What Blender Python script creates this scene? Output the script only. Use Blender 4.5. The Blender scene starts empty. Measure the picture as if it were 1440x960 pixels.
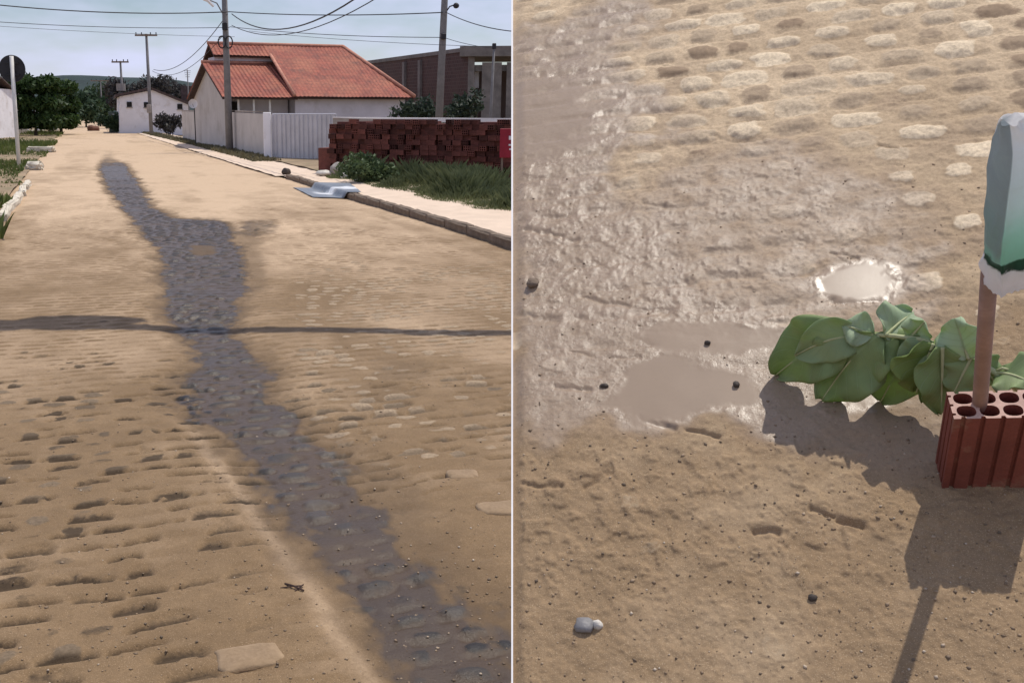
import bpy, bmesh, math, random
import numpy as np
from mathutils import Vector, Matrix

random.seed(7)
RNG = np.random.default_rng(11)
SC = bpy.context.scene
COL = SC.collection
rad = math.radians

# ------------------------------------------------------------------ camera geometry (1440 x 960 photo units)
FPX, CX, CY, HCAM = 1400.0, 540.0, 480.0, 1.8
PITCH = math.atan(320 / FPX)
CAM = Vector((0, 0, HCAM))
FW = Vector((0, math.cos(PITCH), -math.sin(PITCH)))
UP = Vector((0, math.sin(PITCH), math.cos(PITCH)))
RT = Vector((1, 0, 0))
SUN = Vector((0.27, 0.25, 0.93)).normalized()


def ray(px, py):
    return FW + RT * ((px - CX) / FPX) + UP * ((CY - py) / FPX)


def gnd(px, py, z=0.0):
    d = ray(px, py)
    return CAM + d * ((z - HCAM) / d.z)


def pt(px, py, D):
    d = ray(px, py)
    return CAM + d * (D / d.y)


def flat(v, z=0.0):
    return Vector((v.x, v.y, z))


# street frame: s along the street, t across it (to the right)
_v = ray(105, 160)
SD = Vector((_v.x, _v.y, 0)).normalized()
SE = Vector((SD.y, -SD.x, 0))


def st(p):
    return p.dot(SD), p.dot(SE)


def W(s, t, z=0.0):
    return SD * s + SE * t + Vector((0, 0, z))


T_R = st(gnd(720, 350))[1]
T_L = st(gnd(5, 305))[1]

# second place: the steep cobbled ramp, with its own frame
TH = math.atan((1080 - CX) / FPX)
PB, HB = rad(43), 1.30
BF = RT * math.sin(TH) + FW * math.cos(TH)
BX = RT * math.cos(TH) - FW * math.sin(TH)
BZ = UP * math.cos(PB) - BF * math.sin(PB)
BY = BF * math.cos(PB) + UP * math.sin(PB)
BO = CAM - BZ * HB
MB = Matrix(((BX.x, BY.x, BZ.x, BO.x), (BX.y, BY.y, BZ.y, BO.y), (BX.z, BY.z, BZ.z, BO.z), (0, 0, 0, 1)))
MBI = MB.inverted()


def bpt(px, py, z=0.0):
    """local ramp coordinates of the point z above the ramp surface"""
    d = ray(px, py)
    k = (z - HB) / d.dot(BZ)
    return MBI @ (CAM + d * k)


# ------------------------------------------------------------------ noise
def _hash(ix, iy, seed):
    h = (ix.astype(np.int64) * 374761393 + iy.astype(np.int64) * 668265263 + seed * 974711) & 0xFFFFFFFF
    h = ((h ^ (h >> 13)) * 1274126177) & 0xFFFFFFFF
    h = ((h ^ (h >> 16)) * 2246822519) & 0xFFFFFFFF
    return ((h ^ (h >> 15)) & 0xFFFFFF) / float(0xFFFFFF)


def vnoise(x, y, seed=0):
    ix, iy = np.floor(x), np.floor(y)
    fx, fy = x - ix, y - iy
    fx, fy = fx * fx * (3 - 2 * fx), fy * fy * (3 - 2 * fy)
    a, b = _hash(ix, iy, seed), _hash(ix + 1, iy, seed)
    c, d = _hash(ix, iy + 1, seed), _hash(ix + 1, iy + 1, seed)
    return (a * (1 - fx) + b * fx) * (1 - fy) + (c * (1 - fx) + d * fx) * fy


def fbm(x, y, seed=0, octv=4):
    s, a, n = 0, 0.5, 0
    for k in range(octv):
        s = s + a * vnoise(x * 2 ** k + 13.7 * k, y * 2 ** k + 7.1 * k, seed + k)
        n += a
        a *= 0.5
    return s / n


def sstep(a, b, x):
    t = np.clip((x - a) / (b - a), 0, 1)
    return t * t * (3 - 2 * t)


def cobbles(a, b, pa, pb, seed, fill=0.86, warp=1.0):
    """rows of worn setts: returns a soft ragged profile 0..1, a random number per sett, a second one"""
    w1 = fbm(a / (pa * 1.3), b / (pb * 1.3), seed + 60, 3) - .5
    w2 = fbm(a / (pa * 1.3) + 40, b / (pb * 1.3), seed + 64, 3) - .5
    w3 = fbm(a / (pa * 6), b / (pb * 6), seed + 67, 2) - .5
    b = b + pb * warp * (.38 * w1 + 1.2 * w3)
    a = a + pa * warp * .5 * w2
    r = np.floor(b / pb)
    off = _hash(r, r * 0 + 3, seed) * pa
    aw = a + off + 0.55 * pa * (vnoise(a / (pa * 1.7), r * 5.3, seed + 31) - .5)
    c = np.floor(aw / pa)
    r1, r2 = _hash(c, r, seed + 1), _hash(c, r, seed + 2)
    r3, r4 = _hash(c, r, seed + 3), _hash(c, r, seed + 4)
    fa = (aw / pa - c - .5 + (r3 - .5) * .16) * 2 / (fill + (r4 - .5) * .34)
    fb = (b / pb - r - .5 + (r4 - .5) * .16) * 2 / (fill + (r3 - .5) * .40)
    d = (np.abs(fa) ** 2.7 + np.abs(fb) ** 2.7) ** (1 / 2.7)
    d = d + .55 * (fbm(a / (pa * .28), b / (pb * .28), seed + 70, 3) - .5)
    fr = (b / pb - r - .5) * 2
    joint = np.exp(-((fr + .72 - .5 * (r4 - .5)) / (.40 + .22 * (r3 - .5))) ** 2) * np.clip((.98 - np.abs(aw / pa - c - .5) * 2) / .38, 0, 1)
    joint = joint * (.5 + .9 * fbm(a / (pa * .35), b / (pb * .35), seed + 75, 2))
    return np.clip((1.10 - d) / 0.62, 0, 1), r1, r2, np.clip(joint, 0, 1)


# ------------------------------------------------------------------ object helpers
def link(o, parent=None):
    COL.objects.link(o)
    if parent is not None:
        o.parent = parent
    return o


def tag(o, label, cat, group=None, kind=None):
    if label:
        o['label'] = label
    if cat:
        o['category'] = cat
    if group:
        o['group'] = group
    if kind:
        o['kind'] = kind
    return o


def struct(o):
    o['kind'] = 'structure'
    return o


def empty(name, loc=(0, 0, 0), rz=0.0, M=None):
    o = bpy.data.objects.new(name, None)
    o.empty_display_size = .1
    if M is not None:
        o.matrix_world = M
    else:
        o.location = loc
        o.rotation_euler = (0, 0, rz)
    return link(o)


def obj(name, bm, m, parent=None, smooth=False, M=None):
    me = bpy.data.meshes.new(name)
    bmesh.ops.recalc_face_normals(bm, faces=bm.faces)
    bm.to_mesh(me)
    bm.free()
    if isinstance(m, (list, tuple)):
        for q in m:
            me.materials.append(q)
    else:
        me.materials.append(m)
    if smooth:
        me.polygons.foreach_set('use_smooth', [True] * len(me.polygons))
    o = bpy.data.objects.new(name, me)
    if M is not None:
        o.matrix_world = M
    return link(o, parent)


def raw_mesh(name, V, F, m, parent=None, attrs=None, smooth=True, M=None):
    """V (n,3) array, F (k,4) or (k,3) index array"""
    me = bpy.data.meshes.new(name)
    n, k, w = len(V), len(F), F.shape[1]
    me.vertices.add(n)
    me.vertices.foreach_set('co', np.asarray(V, dtype=np.float32).ravel())
    me.loops.add(k * w)
    me.loops.foreach_set('vertex_index', F.astype(np.int32).ravel())
    me.polygons.add(k)
    me.polygons.foreach_set('loop_start', np.arange(0, k * w, w, dtype=np.int32))
    me.polygons.foreach_set('loop_total', np.full(k, w, dtype=np.int32))
    me.update(calc_edges=True)
    me.polygons.foreach_set('use_smooth', np.full(k, smooth))
    for an, av in (attrs or {}).items():
        at = me.attributes.new(an, 'FLOAT', 'POINT')
        at.data.foreach_set('value', np.asarray(av, dtype=np.float32).ravel())
    me.materials.append(m)
    o = bpy.data.objects.new(name, me)
    if M is not None:
        o.matrix_world = M
    return link(o, parent)


def grid_faces(n, m):
    i = np.arange(n * m).reshape(n, m)
    return np.stack([i[:-1, :-1], i[:-1, 1:], i[1:, 1:], i[1:, :-1]], -1).reshape(-1, 4)


def box(bm, c, size, rz=0.0, rot=None, bev=0.0):
    M = Matrix.Translation(Vector(c)) @ (rot if rot is not None else Matrix.Rotation(rz, 4, 'Z')) @ Matrix.Diagonal((*size, 1))
    r = bmesh.ops.create_cube(bm, size=1, matrix=M)
    if bev:
        es = {e for v in r['verts'] for e in v.link_edges}
        bmesh.ops.bevel(bm, geom=list(es), offset=bev, segments=1, affect='EDGES')


def tube(bm, pts, r, n=8, r2=None, caps=True):
    pts = [Vector(p) for p in pts]
    rings = []
    k = len(pts)
    for i, p in enumerate(pts):
        d = (pts[min(i + 1, k - 1)] - pts[max(i - 1, 0)]).normalized()
        a = d.cross(Vector((0.13, 0.21, 1))) if abs(d.z) < .95 else d.cross(Vector((1, 0, 0)))
        a.normalize()
        b = d.cross(a)
        rr = r if r2 is None else r + (r2 - r) * i / max(1, k - 1)
        rings.append([bm.verts.new(p + a * rr * math.cos(2 * math.pi * j / n) + b * rr * math.sin(2 * math.pi * j / n)) for j in range(n)])
    for i in range(k - 1):
        for j in range(n):
            bm.faces.new((rings[i][j], rings[i][(j + 1) % n], rings[i + 1][(j + 1) % n], rings[i + 1][j]))
    if caps:
        bm.faces.new(rings[0])
        bm.faces.new(rings[-1])


def prism(bm, poly, z0, z1):
    a = [bm.verts.new((p[0], p[1], z0 if len(p) < 3 else p[2])) for p in poly]
    b = [bm.verts.new((p[0], p[1], z1)) for p in poly]
    n = len(poly)
    for i in range(n):
        bm.faces.new((a[i], a[(i + 1) % n], b[(i + 1) % n], b[i]))
    bm.faces.new(a)
    bm.faces.new(b)


def wallquad(bm, p, q, z0, z1, th, z1b=None):
    """an upright slab from p to q (ground points), thickness th behind"""
    p, q = flat(p), flat(q)
    d = (q - p).normalized()
    nrm = Vector((-d.y, d.x, 0)) * th
    z1b = z1 if z1b is None else z1b
    lo = [p, q, q + nrm, p + nrm]
    hi = [z1, z1b, z1b, z1]
    a = [bm.verts.new((v.x, v.y, z0)) for v in lo]
    b = [bm.verts.new((v.x, v.y, h)) for v, h in zip(lo, hi)]
    for i in range(4):
        bm.faces.new((a[i], a[(i + 1) % 4], b[(i + 1) % 4], b[i]))
    bm.faces.new(a)
    bm.faces.new(b)


def blob(bm, c, size, seed=0, sub=2, rough=.18):
    r = bmesh.ops.create_icosphere(bm, subdivisions=sub, radius=1)
    rr = random.Random(seed)
    ph = [rr.uniform(0, 6) for _ in range(6)]
    for v in r['verts']:
        p = v.co
        k = 1 + rough * (math.sin(2.3 * p.x + ph[0]) + math.sin(2.9 * p.y + ph[1]) + math.sin(3.1 * p.z + ph[2])) / 1.5 \
            + rough * .5 * math.sin(5 * p.x + 4 * p.y + ph[3])
        v.co = Vector((p.x * size[0] * k + c[0], p.y * size[1] * k + c[1], p.z * size[2] * k + c[2]))


# ------------------------------------------------------------------ materials
class NT:
    def __init__(s, name):
        s.m = bpy.data.materials.new(name)
        s.m.use_nodes = True
        s.t = s.m.node_tree
        s.b = s.t.nodes['Principled BSDF']
        s.out = s.t.nodes['Material Output']
        s._tc = None

    def n(s, typ, **kw):
        nd = s.t.nodes.new(typ)
        for k, v in kw.items():
            setattr(nd, k, v)
        return nd

    def l(s, a, b):
        s.t.links.new(a, b)

    @property
    def co(s):
        if s._tc is None:
            s._tc = s.n('ShaderNodeTexCoord')
        return s._tc.outputs['Object']

    def noise(s, scale, detail=3, rough=.6, vec=None):
        nd = s.n('ShaderNodeTexNoise')
        nd.inputs['Scale'].default_value = scale
        nd.inputs['Detail'].default_value = detail
        nd.inputs['Roughness'].default_value = rough
        s.l(vec if vec is not None else s.co, nd.inputs['Vector'])
        return nd.outputs['Fac']

    def attr(s, name):
        nd = s.n('ShaderNodeAttribute', attribute_name=name)
        return nd.outputs['Fac']

    def ramp(s, fac, stops):
        nd = s.n('ShaderNodeValToRGB')
        e = nd.color_ramp.elements
        while len(e) < len(stops):
            e.new(.5)
        for el, (p, c) in zip(e, stops):
            el.position = p
            el.color = (*c, 1) if len(c) == 3 else c
        s.l(fac, nd.inputs['Fac'])
        return nd.outputs['Color']

    def rng(s, fac, a, b, c=0., d=1.):
        nd = s.n('ShaderNodeMapRange')
        for k, v in zip(('From Min', 'From Max', 'To Min', 'To Max'), (a, b, c, d)):
            nd.inputs[k].default_value = v
        s.l(fac, nd.inputs['Value'])
        return nd.outputs['Result']

    def mix(s, fac, a, b, mode='MIX'):
        nd = s.n('ShaderNodeMix', data_type='RGBA', blend_type=mode)
        for sock, v in ((nd.inputs['Factor'], fac), (nd.inputs['A'] if False else nd.inputs[6], a), (nd.inputs[7], b)):
            if isinstance(v, (int, float)):
                sock.default_value = v
            elif isinstance(v, (tuple, list)):
                sock.default_value = (*v, 1)
            else:
                s.l(v, sock)
        return nd.outputs[2]

    def math(s, op, a, b=0.):
        nd = s.n('ShaderNodeMath', operation=op)
        for i, v in enumerate((a, b)):
            if isinstance(v, (int, float)):
                nd.inputs[i].default_value = v
            else:
                s.l(v, nd.inputs[i])
        return nd.outputs[0]

    def bump(s, h, strength=.4, dist=.01):
        nd = s.n('ShaderNodeBump')
        nd.inputs['Strength'].default_value = strength
        nd.inputs['Distance'].default_value = dist
        s.l(h, nd.inputs['Height'])
        s.l(nd.outputs['Normal'], s.b.inputs['Normal'])
        return nd

    def col(s, c):
        if isinstance(c, tuple):
            s.b.inputs['Base Color'].default_value = (*c, 1)
        else:
            s.l(c, s.b.inputs['Base Color'])

    def rough(s, r):
        if isinstance(r, (int, float)):
            s.b.inputs['Roughness'].default_value = r
        else:
            s.l(r, s.b.inputs['Roughness'])


def scl(c, k):
    return tuple(min(1, x * k) for x in c)


def plain(name, c, rough=.8, scale=6, var=.25, bump=.2, dist=.01, fine=60, spec=.3, metal=0., dirt=None):
    t = NT(name)
    n1 = t.noise(scale, 4)
    n2 = t.noise(fine, 3)
    a = t.mix(t.rng(n1, .3, .7), scl(c, 1 - var), scl(c, 1 + var))
    a = t.mix(t.rng(n2, .35, .65, 0, .35), a, scl(c, 1 - var * 1.3))
    if dirt:
        nd = t.noise(scale * .7, 5, .7)
        a = t.mix(t.rng(nd, .52, .68, 0, .75), a, dirt)
    t.col(a)
    t.rough(rough)
    t.b.inputs['Specular IOR Level'].default_value = spec
    t.b.inputs['Metallic'].default_value = metal
    if bump:
        t.bump(t.math('ADD', n1, n2), bump, dist)
    return t.m


def ground_mat(name, sandA, sandB, pale, stoneA, stoneB, wetc, bumpd, fs=1.0, wet_rough=.22, wmul=.45):
    t = NT(name)
    stn, wet, rnd, dry = t.attr('stone'), t.attr('wet'), t.attr('rnd'), t.attr('dry')
    n0, n1 = t.noise(1.1 * fs, 4), t.noise(7 * fs, 5, .65)
    n2, n3 = t.noise(60 * fs, 4, .7), t.noise(260 * fs, 3, .7)
    sand = t.mix(t.rng(n0, .3, .7), sandA, sandB)
    sand = t.mix(t.rng(n1, .35, .7, 0, .6), sand, scl(sandA, .72))
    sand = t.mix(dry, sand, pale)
    sand = t.mix(t.rng(n2, .38, .66, 0, .4), sand, scl(sandB, .55))
    sand = t.mix(t.rng(n3, .56, .72, 0, .55), sand, scl(pale, 1.05))
    stc = t.mix(rnd, stoneA, stoneB)
    stc = t.mix(t.rng(n2, .35, .7, 0, .5), stc, scl(stoneA, .6))
    col = t.mix(t.rng(t.math('ADD', stn, t.math('MULTIPLY', t.math('SUBTRACT', n2, .5), .6)), .3, .75), sand, stc)
    wcol = t.mix(t.rng(n1, .3, .7, .35, .8), t.mix(1.0, col, (wmul, wmul * .96, wmul * .97), 'MULTIPLY'), wetc)
    wcol = t.mix(t.rng(n2, .5, .7, 0, .5), wcol, scl(wetc, .5))
    if wmul < .5:
        mud = t.mix(t.rng(n0, .35, .65), (.088, .058, .036), (.064, .047, .036))
        k_ = t.rng(t.math('ADD', stn, t.math('MULTIPLY', t.math('SUBTRACT', n2, .5), .5)), .15, .6)
        wst = t.mix(rnd, (.020, .017, .015), (.110, .090, .075))
        wcol = t.mix(k_, mud, wst)
    col = t.mix(t.rng(wet, .05, .85), col, wcol)
    t.col(col)
    rr = t.rng(t.math('ADD', wet, t.math('MULTIPLY', t.math('SUBTRACT', n1, .5), .9)), .45, 1.0, .95, wet_rough)
    t.rough(rr)
    t.b.inputs['Specular IOR Level'].default_value = .26 if wmul < .5 else .45
    pond = t.attr('pond')
    still = t.math('SUBTRACT', 1.0, t.math('MULTIPLY', pond, .97))
    h = t.math('ADD', t.math('MULTIPLY', n1, .8), t.math('ADD', t.math('MULTIPLY', n2, .5), t.math('MULTIPLY', n3, .25)))
    t.bump(t.math('MULTIPLY', h, still), .55, bumpd)
    t.rough(t.mix(pond, rr, (.29, .29, .29)))
    if wmul > .5:
        t.col(t.mix(t.math('MULTIPLY', pond, .85), col, t.mix(t.rng(n0, .3, .7), scl(wetc, .74), scl(wetc, .95))))
    return t.m


def foliage(name, dark, light, trans=.25, rough=.55):
    t = NT(name)
    r = t.attr('rnd')
    n = t.noise(.9, 3)
    c = t.mix(r, dark, light)
    c = t.mix(t.rng(n, .35, .65, 0, .5), c, dark)
    t.col(c)
    t.rough(rough)
    t.b.inputs['Specular IOR Level'].default_value = .25
    tr = t.n('ShaderNodeBsdfTranslucent')
    t.l(c, tr.inputs['Color'])
    mx = t.n('ShaderNodeMixShader')
    mx.inputs[0].default_value = trans
    t.l(t.b.outputs[0], mx.inputs[1])
    t.l(tr.outputs[0], mx.inputs[2])
    t.l(mx.outputs[0], t.out.inputs['Surface'])
    return t.m


def roof_mat():
    t = NT('clay roof tiles')
    uv = t.n('ShaderNodeAttribute', attribute_name='tile')
    sep = t.n('ShaderNodeSeparateXYZ')
    t.l(uv.outputs['Vector'], sep.inputs[0])
    u, v = sep.outputs[0], sep.outputs[1]
    wave = t.math('SINE', t.math('MULTIPLY', u, 2 * math.pi / .22))
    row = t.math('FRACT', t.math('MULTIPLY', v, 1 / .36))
    n1, n2 = t.noise(.7, 4), t.noise(9, 3)
    cell = t.n('ShaderNodeTexWhiteNoise', noise_dimensions='2D')
    cb = t.n('ShaderNodeCombineXYZ')
    t.l(t.math('FLOOR', t.math('MULTIPLY', u, 1 / .22)), cb.inputs[0])
    t.l(t.math('FLOOR', t.math('MULTIPLY', v, 1 / .36)), cb.inputs[1])
    t.l(cb.outputs[0], cell.inputs['Vector'])
    c = t.mix(cell.outputs['Value'], (.23, .058, .038), (.36, .095, .058))
    c = t.mix(t.rng(n1, .42, .66, 0, .6), c, (.42, .16, .09))
    c = t.mix(t.rng(n2, .50, .70, 0, .7), c, (.13, .045, .036))
    n4 = t.noise(1.6, 5, .7)
    c = t.mix(t.rng(n4, .52, .68, 0, .6), c, (.11, .05, .04))
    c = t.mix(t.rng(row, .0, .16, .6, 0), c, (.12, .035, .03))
    t.col(c)
    t.rough(.8)
    t.bump(t.math('ADD', wave, t.math('MULTIPLY', row, -1.0)), .6, .03)
    return t.m


def brickwall_mat():
    t = NT('bare hollow block wall')
    uv = t.n('ShaderNodeAttribute', attribute_name='tile')
    br = t.n('ShaderNodeTexBrick')
    t.l(uv.outputs['Vector'], br.inputs['Vector'])
    br.inputs['Scale'].default_value = 1
    br.inputs['Brick Width'].default_value = .30
    br.inputs['Row Height'].default_value = .20
    br.inputs['Mortar Size'].default_value = .012
    br.inputs['Color1'].default_value = (.055, .028, .024, 1)
    br.inputs['Color2'].default_value = (.085, .042, .034, 1)
    br.inputs['Mortar'].default_value = (.12, .09, .08, 1)
    n1 = t.noise(.5, 4)
    c = t.mix(t.rng(n1, .4, .68, 0, .7), br.outputs['Color'], (.10, .065, .055))
    t.col(c)
    t.rough(.9)
    t.bump(br.outputs['Fac'], -.5, .01)
    return t.m


M = {}
M['road'] = ground_mat('sandy cobbles', (.200, .129, .068), (.262, .175, .097), (.60, .44, .295), (.080, .055, .034), (.40, .30, .20), (.088, .074, .068), .012, 1.0, .34)
M['ramp'] = ground_mat('muddy cobbles', (.275, .182, .098), (.345, .235, .135), (.68, .525, .35), (.33, .235, .15), (.82, .67, .47), (.37, .275, .195), .0045, 2.2, .27, .72)  # wet tone kept light: glare on the mud is put into its colour
M['earth'] = plain('dry earth', (.30, .22, .14), .95, .6, .3, .3, .05, 8, dirt=(.10, .12, .05))
M['pave'] = plain('sandy pavement', (.66, .52, .40), .95, 2, .12, .3, .02, 30)
M['kerb'] = plain('stone kerb', (.20, .15, .11), .9, 5, .35, .5, .02, 40)
M['kerbw'] = plain('whitewashed kerb', (.62, .56, .46), .9, 5, .25, .5, .02, 40)
M['white'] = plain('white limewash', (.84, .82, .84), .85, 1.2, .06, .15, .01, 20, dirt=(.60, .55, .52))
M['cream'] = plain('cream render', (.54, .50, .47), .9, 1.0, .10, .2, .01, 20, dirt=(.40, .36, .32))
M['lilac'] = plain('pale grey render', (.60, .57, .61), .9, 1.0, .10, .2, .01, 20, dirt=(.45, .41, .41))
M['conc'] = plain('raw concrete', (.34, .30, .27), .9, 2, .25, .3, .02, 30)
M['concd'] = plain('dark raw concrete', (.20, .18, .165), .9, 2, .3, .3, .02, 30)
M['polec'] = plain('concrete pole', (.21, .20, .20), .9, 4, .2, .2, .01, 40)
M['steel'] = plain('galvanised gate sheet', (.55, .54, .57), .5, 2, .12, .05, .004, 30, .5, .3)
M['dark'] = plain('dark opening', (.02, .018, .018), .8, 3, .2, 0)
M['black'] = plain('weathered black metal', (.03, .03, .035), .6, 4, .3, .1)
M['wire'] = plain('black cable', (.03, .03, .035), .6, 4, .2, 0)
M['pipe'] = plain('white painted pipe', (.72, .70, .66), .6, 4, .12, .05)
M['wood'] = plain('grey wood', (.24, .18, .14), .85, 5, .3, .3)
M['timber'] = plain('dark timber', (.06, .035, .03), .8, 5, .3, .2)
M['brick'] = plain('dark red clay', (.125, .042, .032), .85, 7, .35, .3, .01, 50, dirt=(.085, .035, .03))
M['brickfg'] = plain('red clay brick', (.20, .058, .042), .85, 14, .22, .35, .004, 160, dirt=(.30, .18, .12))
M['rim'] = plain('pale brick end', (.55, .36, .29), .9, 30, .2, .3, .003, 160)  # paler colour for the upper end of the standing brick
M['pole_stick'] = plain('brown stick', (.34, .215, .175), .75, 20, .2, .3, .003, 140)
def brick_random(m):
    nt_ = m.node_tree
    b_ = nt_.nodes['Principled BSDF']
    src = b_.inputs['Base Color'].links[0].from_socket
    oi = nt_.nodes.new('ShaderNodeObjectInfo')
    mr_ = nt_.nodes.new('ShaderNodeMapRange')
    mr_.inputs['To Min'].default_value = .55
    mr_.inputs['To Max'].default_value = 1.7
    nt_.links.new(oi.outputs['Random'], mr_.inputs['Value'])
    vm = nt_.nodes.new('ShaderNodeVectorMath')
    vm.operation = 'SCALE'
    nt_.links.new(src, vm.inputs[0])
    nt_.links.new(mr_.outputs[0], vm.inputs['Scale'])
    nt_.links.new(vm.outputs[0], b_.inputs['Base Color'])


brick_random(M['brick'])
M['roof'] = roof_mat()
M['ridge'] = plain('ridge tile mortar', (.50, .24, .17), .9, 4, .25, .3)
M['oldroof'] = plain('old dark tiles', (.10, .07, .065), .9, 3, .35, .4, .03, 20)
M['bwall'] = brickwall_mat()
M['red'] = plain('red paint', (.30, .018, .035), .6, 3, .2, .05)
M['wht'] = plain('white paint', (.78, .76, .76), .6, 4, .06, .05)
M['mound'] = plain('red earth', (.13, .06, .04), .95, 2, .3, .4, .05, 12)
M['stonew'] = plain('pale stone', (.60, .56, .50), .85, 8, .2, .4, .02, 60)
M['stonet'] = plain('buff sett', (.42, .30, .20), .9, 14, .2, .5, .008, 90)
M['stoneg'] = plain('grey stone', (.24, .23, .23), .5, 20, .3, .4, .004, 120)
M['stoneg2'] = plain('dusty grey boulder', (.36, .33, .30), .9, 8, .25, .5, .03, 50)
M['stoned'] = plain('dark pebble', (.07, .055, .045), .7, 30, .3, .4, .004, 160)
M['bark'] = plain('bark', (.09, .07, .05), .95, 5, .3, .5, .03, 30)
M['hill'] = plain('wooded hill', (.028, .044, .042), 1.0, .03, .35, .6, 3.0, .25)
M['tree'] = foliage('dark tree leaves', (.018, .042, .012), (.07, .12, .03))
M['tree2'] = foliage('far tree leaves', (.028, .055, .030), (.07, .11, .05))
M['tree3'] = foliage('dull tree leaves', (.045, .042, .045), (.085, .08, .07))
M['bush'] = foliage('bush leaves', (.045, .075, .032), (.15, .20, .085))
M['yard'] = foliage('yard tree leaves', (.018, .032, .02), (.06, .08, .05))
M['dryg'] = foliage('dry verge grass', (.09, .085, .045), (.19, .17, .10))
M['grass'] = foliage('verge grass', (.06, .09, .022), (.19, .22, .06))
M['weed'] = foliage('weed blades', (.07, .09, .038), (.23, .25, .115))
M['concB'] = plain('ramp concrete', (.50, .44, .37), .9, 3, .15, .3)

# ------------------------------------------------------------------ world, sun, camera
wd = bpy.data.worlds.new('World')
SC.world = wd
wd.use_nodes = True
nt = wd.node_tree
bg = nt.nodes['Background']
sky = nt.nodes.new('ShaderNodeTexSky')
sky.sky_type = 'NISHITA'
sky.sun_disc = False
sky.sun_elevation = math.asin(SUN.z)
sky.sun_rotation = math.atan2(SUN.x, SUN.y)
sky.air_density = 1.0
sky.dust_density = .3
tc = nt.nodes.new('ShaderNodeTexCoord')
mp = nt.nodes.new('ShaderNodeMapping')
mp.inputs['Scale'].default_value = (1.0, 1.0, 3.2)
nz = nt.nodes.new('ShaderNodeTexNoise')
nz.inputs['Scale'].default_value = 3.4
nz.inputs['Detail'].default_value = 5
nz.inputs['Roughness'].default_value = .55
mr = nt.nodes.new('ShaderNodeMapRange')
mr.inputs['From Min'].default_value = .40
mr.inputs['From Max'].default_value = .62
mr.inputs['To Min'].default_value = .12
mr.inputs['To Max'].default_value = .95
mx = nt.nodes.new('ShaderNodeMix')
mx.data_type = 'RGBA'
mx.inputs[7].default_value = (8.3, 8.7, 11.6, 1)
nt.links.new(tc.outputs['Generated'], mp.inputs[0])
nt.links.new(mp.outputs[0], nz.inputs['Vector'])
nt.links.new(nz.outputs['Fac'], mr.inputs['Value'])
nt.links.new(mr.outputs[0], mx.inputs[0])
nt.links.new(sky.outputs[0], mx.inputs[6])
nt.links.new(mx.outputs[2], bg.inputs['Color'])
bg.inputs['Strength'].default_value = .085

sl = bpy.data.lights.new('sun', 'SUN')
sl.energy = 3.6
sl.angle = rad(.55)
sl.color = (1, .94, .84)
so = bpy.data.objects.new('sun', sl)
so.rotation_euler = SUN.to_track_quat('Z', 'Y').to_euler()
link(so)

cam = bpy.data.cameras.new('camera')
cam.sensor_fit = 'HORIZONTAL'
cam.sensor_width = 36
cam.lens = 36 * FPX / 1440
cam.shift_x = (720 - CX) / 1440
cam.clip_start = .05
cam.clip_end = 5000
co = bpy.data.objects.new('camera', cam)
co.location = CAM
co.rotation_euler = (math.pi / 2 - PITCH, 0, 0)
link(co)
SC.camera = co
SC.view_settings.view_transform = 'Standard'
SC.view_settings.look = 'None'
SC.view_settings.exposure = 0.0
SC.view_settings.gamma = 1
SC.view_settings.use_curve_mapping = False
SC.render.engine = 'CYCLES'
SC.cycles.max_bounces = 6


# ------------------------------------------------------------------ THE STREET: ground, road, pavement
def ground_height_grid():
    xs = np.concatenate([np.linspace(-1600, -80, 24), np.linspace(-70, 70, 57), np.linspace(80, 1600, 24)])
    ys = np.concatenate([np.linspace(-300, -20, 8), np.linspace(-10, 200, 80), np.geomspace(210, 2600, 30)])
    X, Y = np.meshgrid(xs, ys)
    Z = -.22 + (fbm(X / 9, Y / 9, 5) - .5) * .10
    Vv = np.stack([X, Y, Z], -1).reshape(-1, 3)
    return Vv, grid_faces(len(ys), len(xs))


V, F = ground_height_grid()
struct(raw_mesh('ground', V, F, M['earth']))

# road sheet
s_list = [1.0]
while s_list[-1] < 430:
    s = s_list[-1]
    s_list.append(s + max(.0125, .0019 * s) if s < 30 else s + .006 * s)
S = np.array(s_list)
tt = np.linspace(T_L - .25, T_R + .02, 560)
TT, SS = np.meshgrid(tt, S)
GX = SS * SD.x + TT * SE.x
GY = SS * SD.y + TT * SE.y
# photo coordinates of each road point, used to lay the wet run-off where it lies on the road
ZC = GY * FW.y - HCAM * FW.z
PX = CX + FPX * GX / ZC
PY = CY - FPX * (GY * UP.y - HCAM * UP.z) / ZC
wy = np.array([222, 230, 250, 270, 290, 304, 310, 330, 345, 370, 390, 410, 440, 460, 480, 500, 530, 552, 575, 600, 640, 680, 720, 760, 800, 840, 880, 920, 960, 1100])
wl = np.array([146, 140, 143, 156, 172, 184, 190, 206, 220, 230, 229, 232, 242, 256, 266, 272, 266, 250, 260, 300, 336, 366, 396, 440, 470, 494, 520, 556, 585, 700])
wr = np.array([158, 176, 190, 204, 214, 240, 312, 326, 335, 344, 352, 340, 318, 320, 350, 372, 388, 394, 410, 440, 470, 506, 534, 570, 612, 668, 706, 735, 750, 780])
XL, XR = np.interp(PY, wy, wl), np.interp(PY, wy, wr)
scale_px = np.clip((PY - 160) / 320, .05, 3) * 24
nw = (fbm(TT * 2.2, SS * 1.6, 21, 4) - .5)
nw2 = (fbm(TT * 7, SS * 4.5, 23, 3) - .5)
nw3 = (fbm(TT * 22, SS * 13, 27, 3) - .5)
dist = np.minimum(PX - XL, XR - PX) / scale_px + nw * 1.5 + nw2 * 1.5 + nw3 * 1.0 - .12
core = sstep(-.45, .85, dist) * sstep(206, 252, PY + 30 * nw + 14 * nw2)
halo = sstep(-2.0, .2, dist + nw * .9) * sstep(210, 240, PY)
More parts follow.
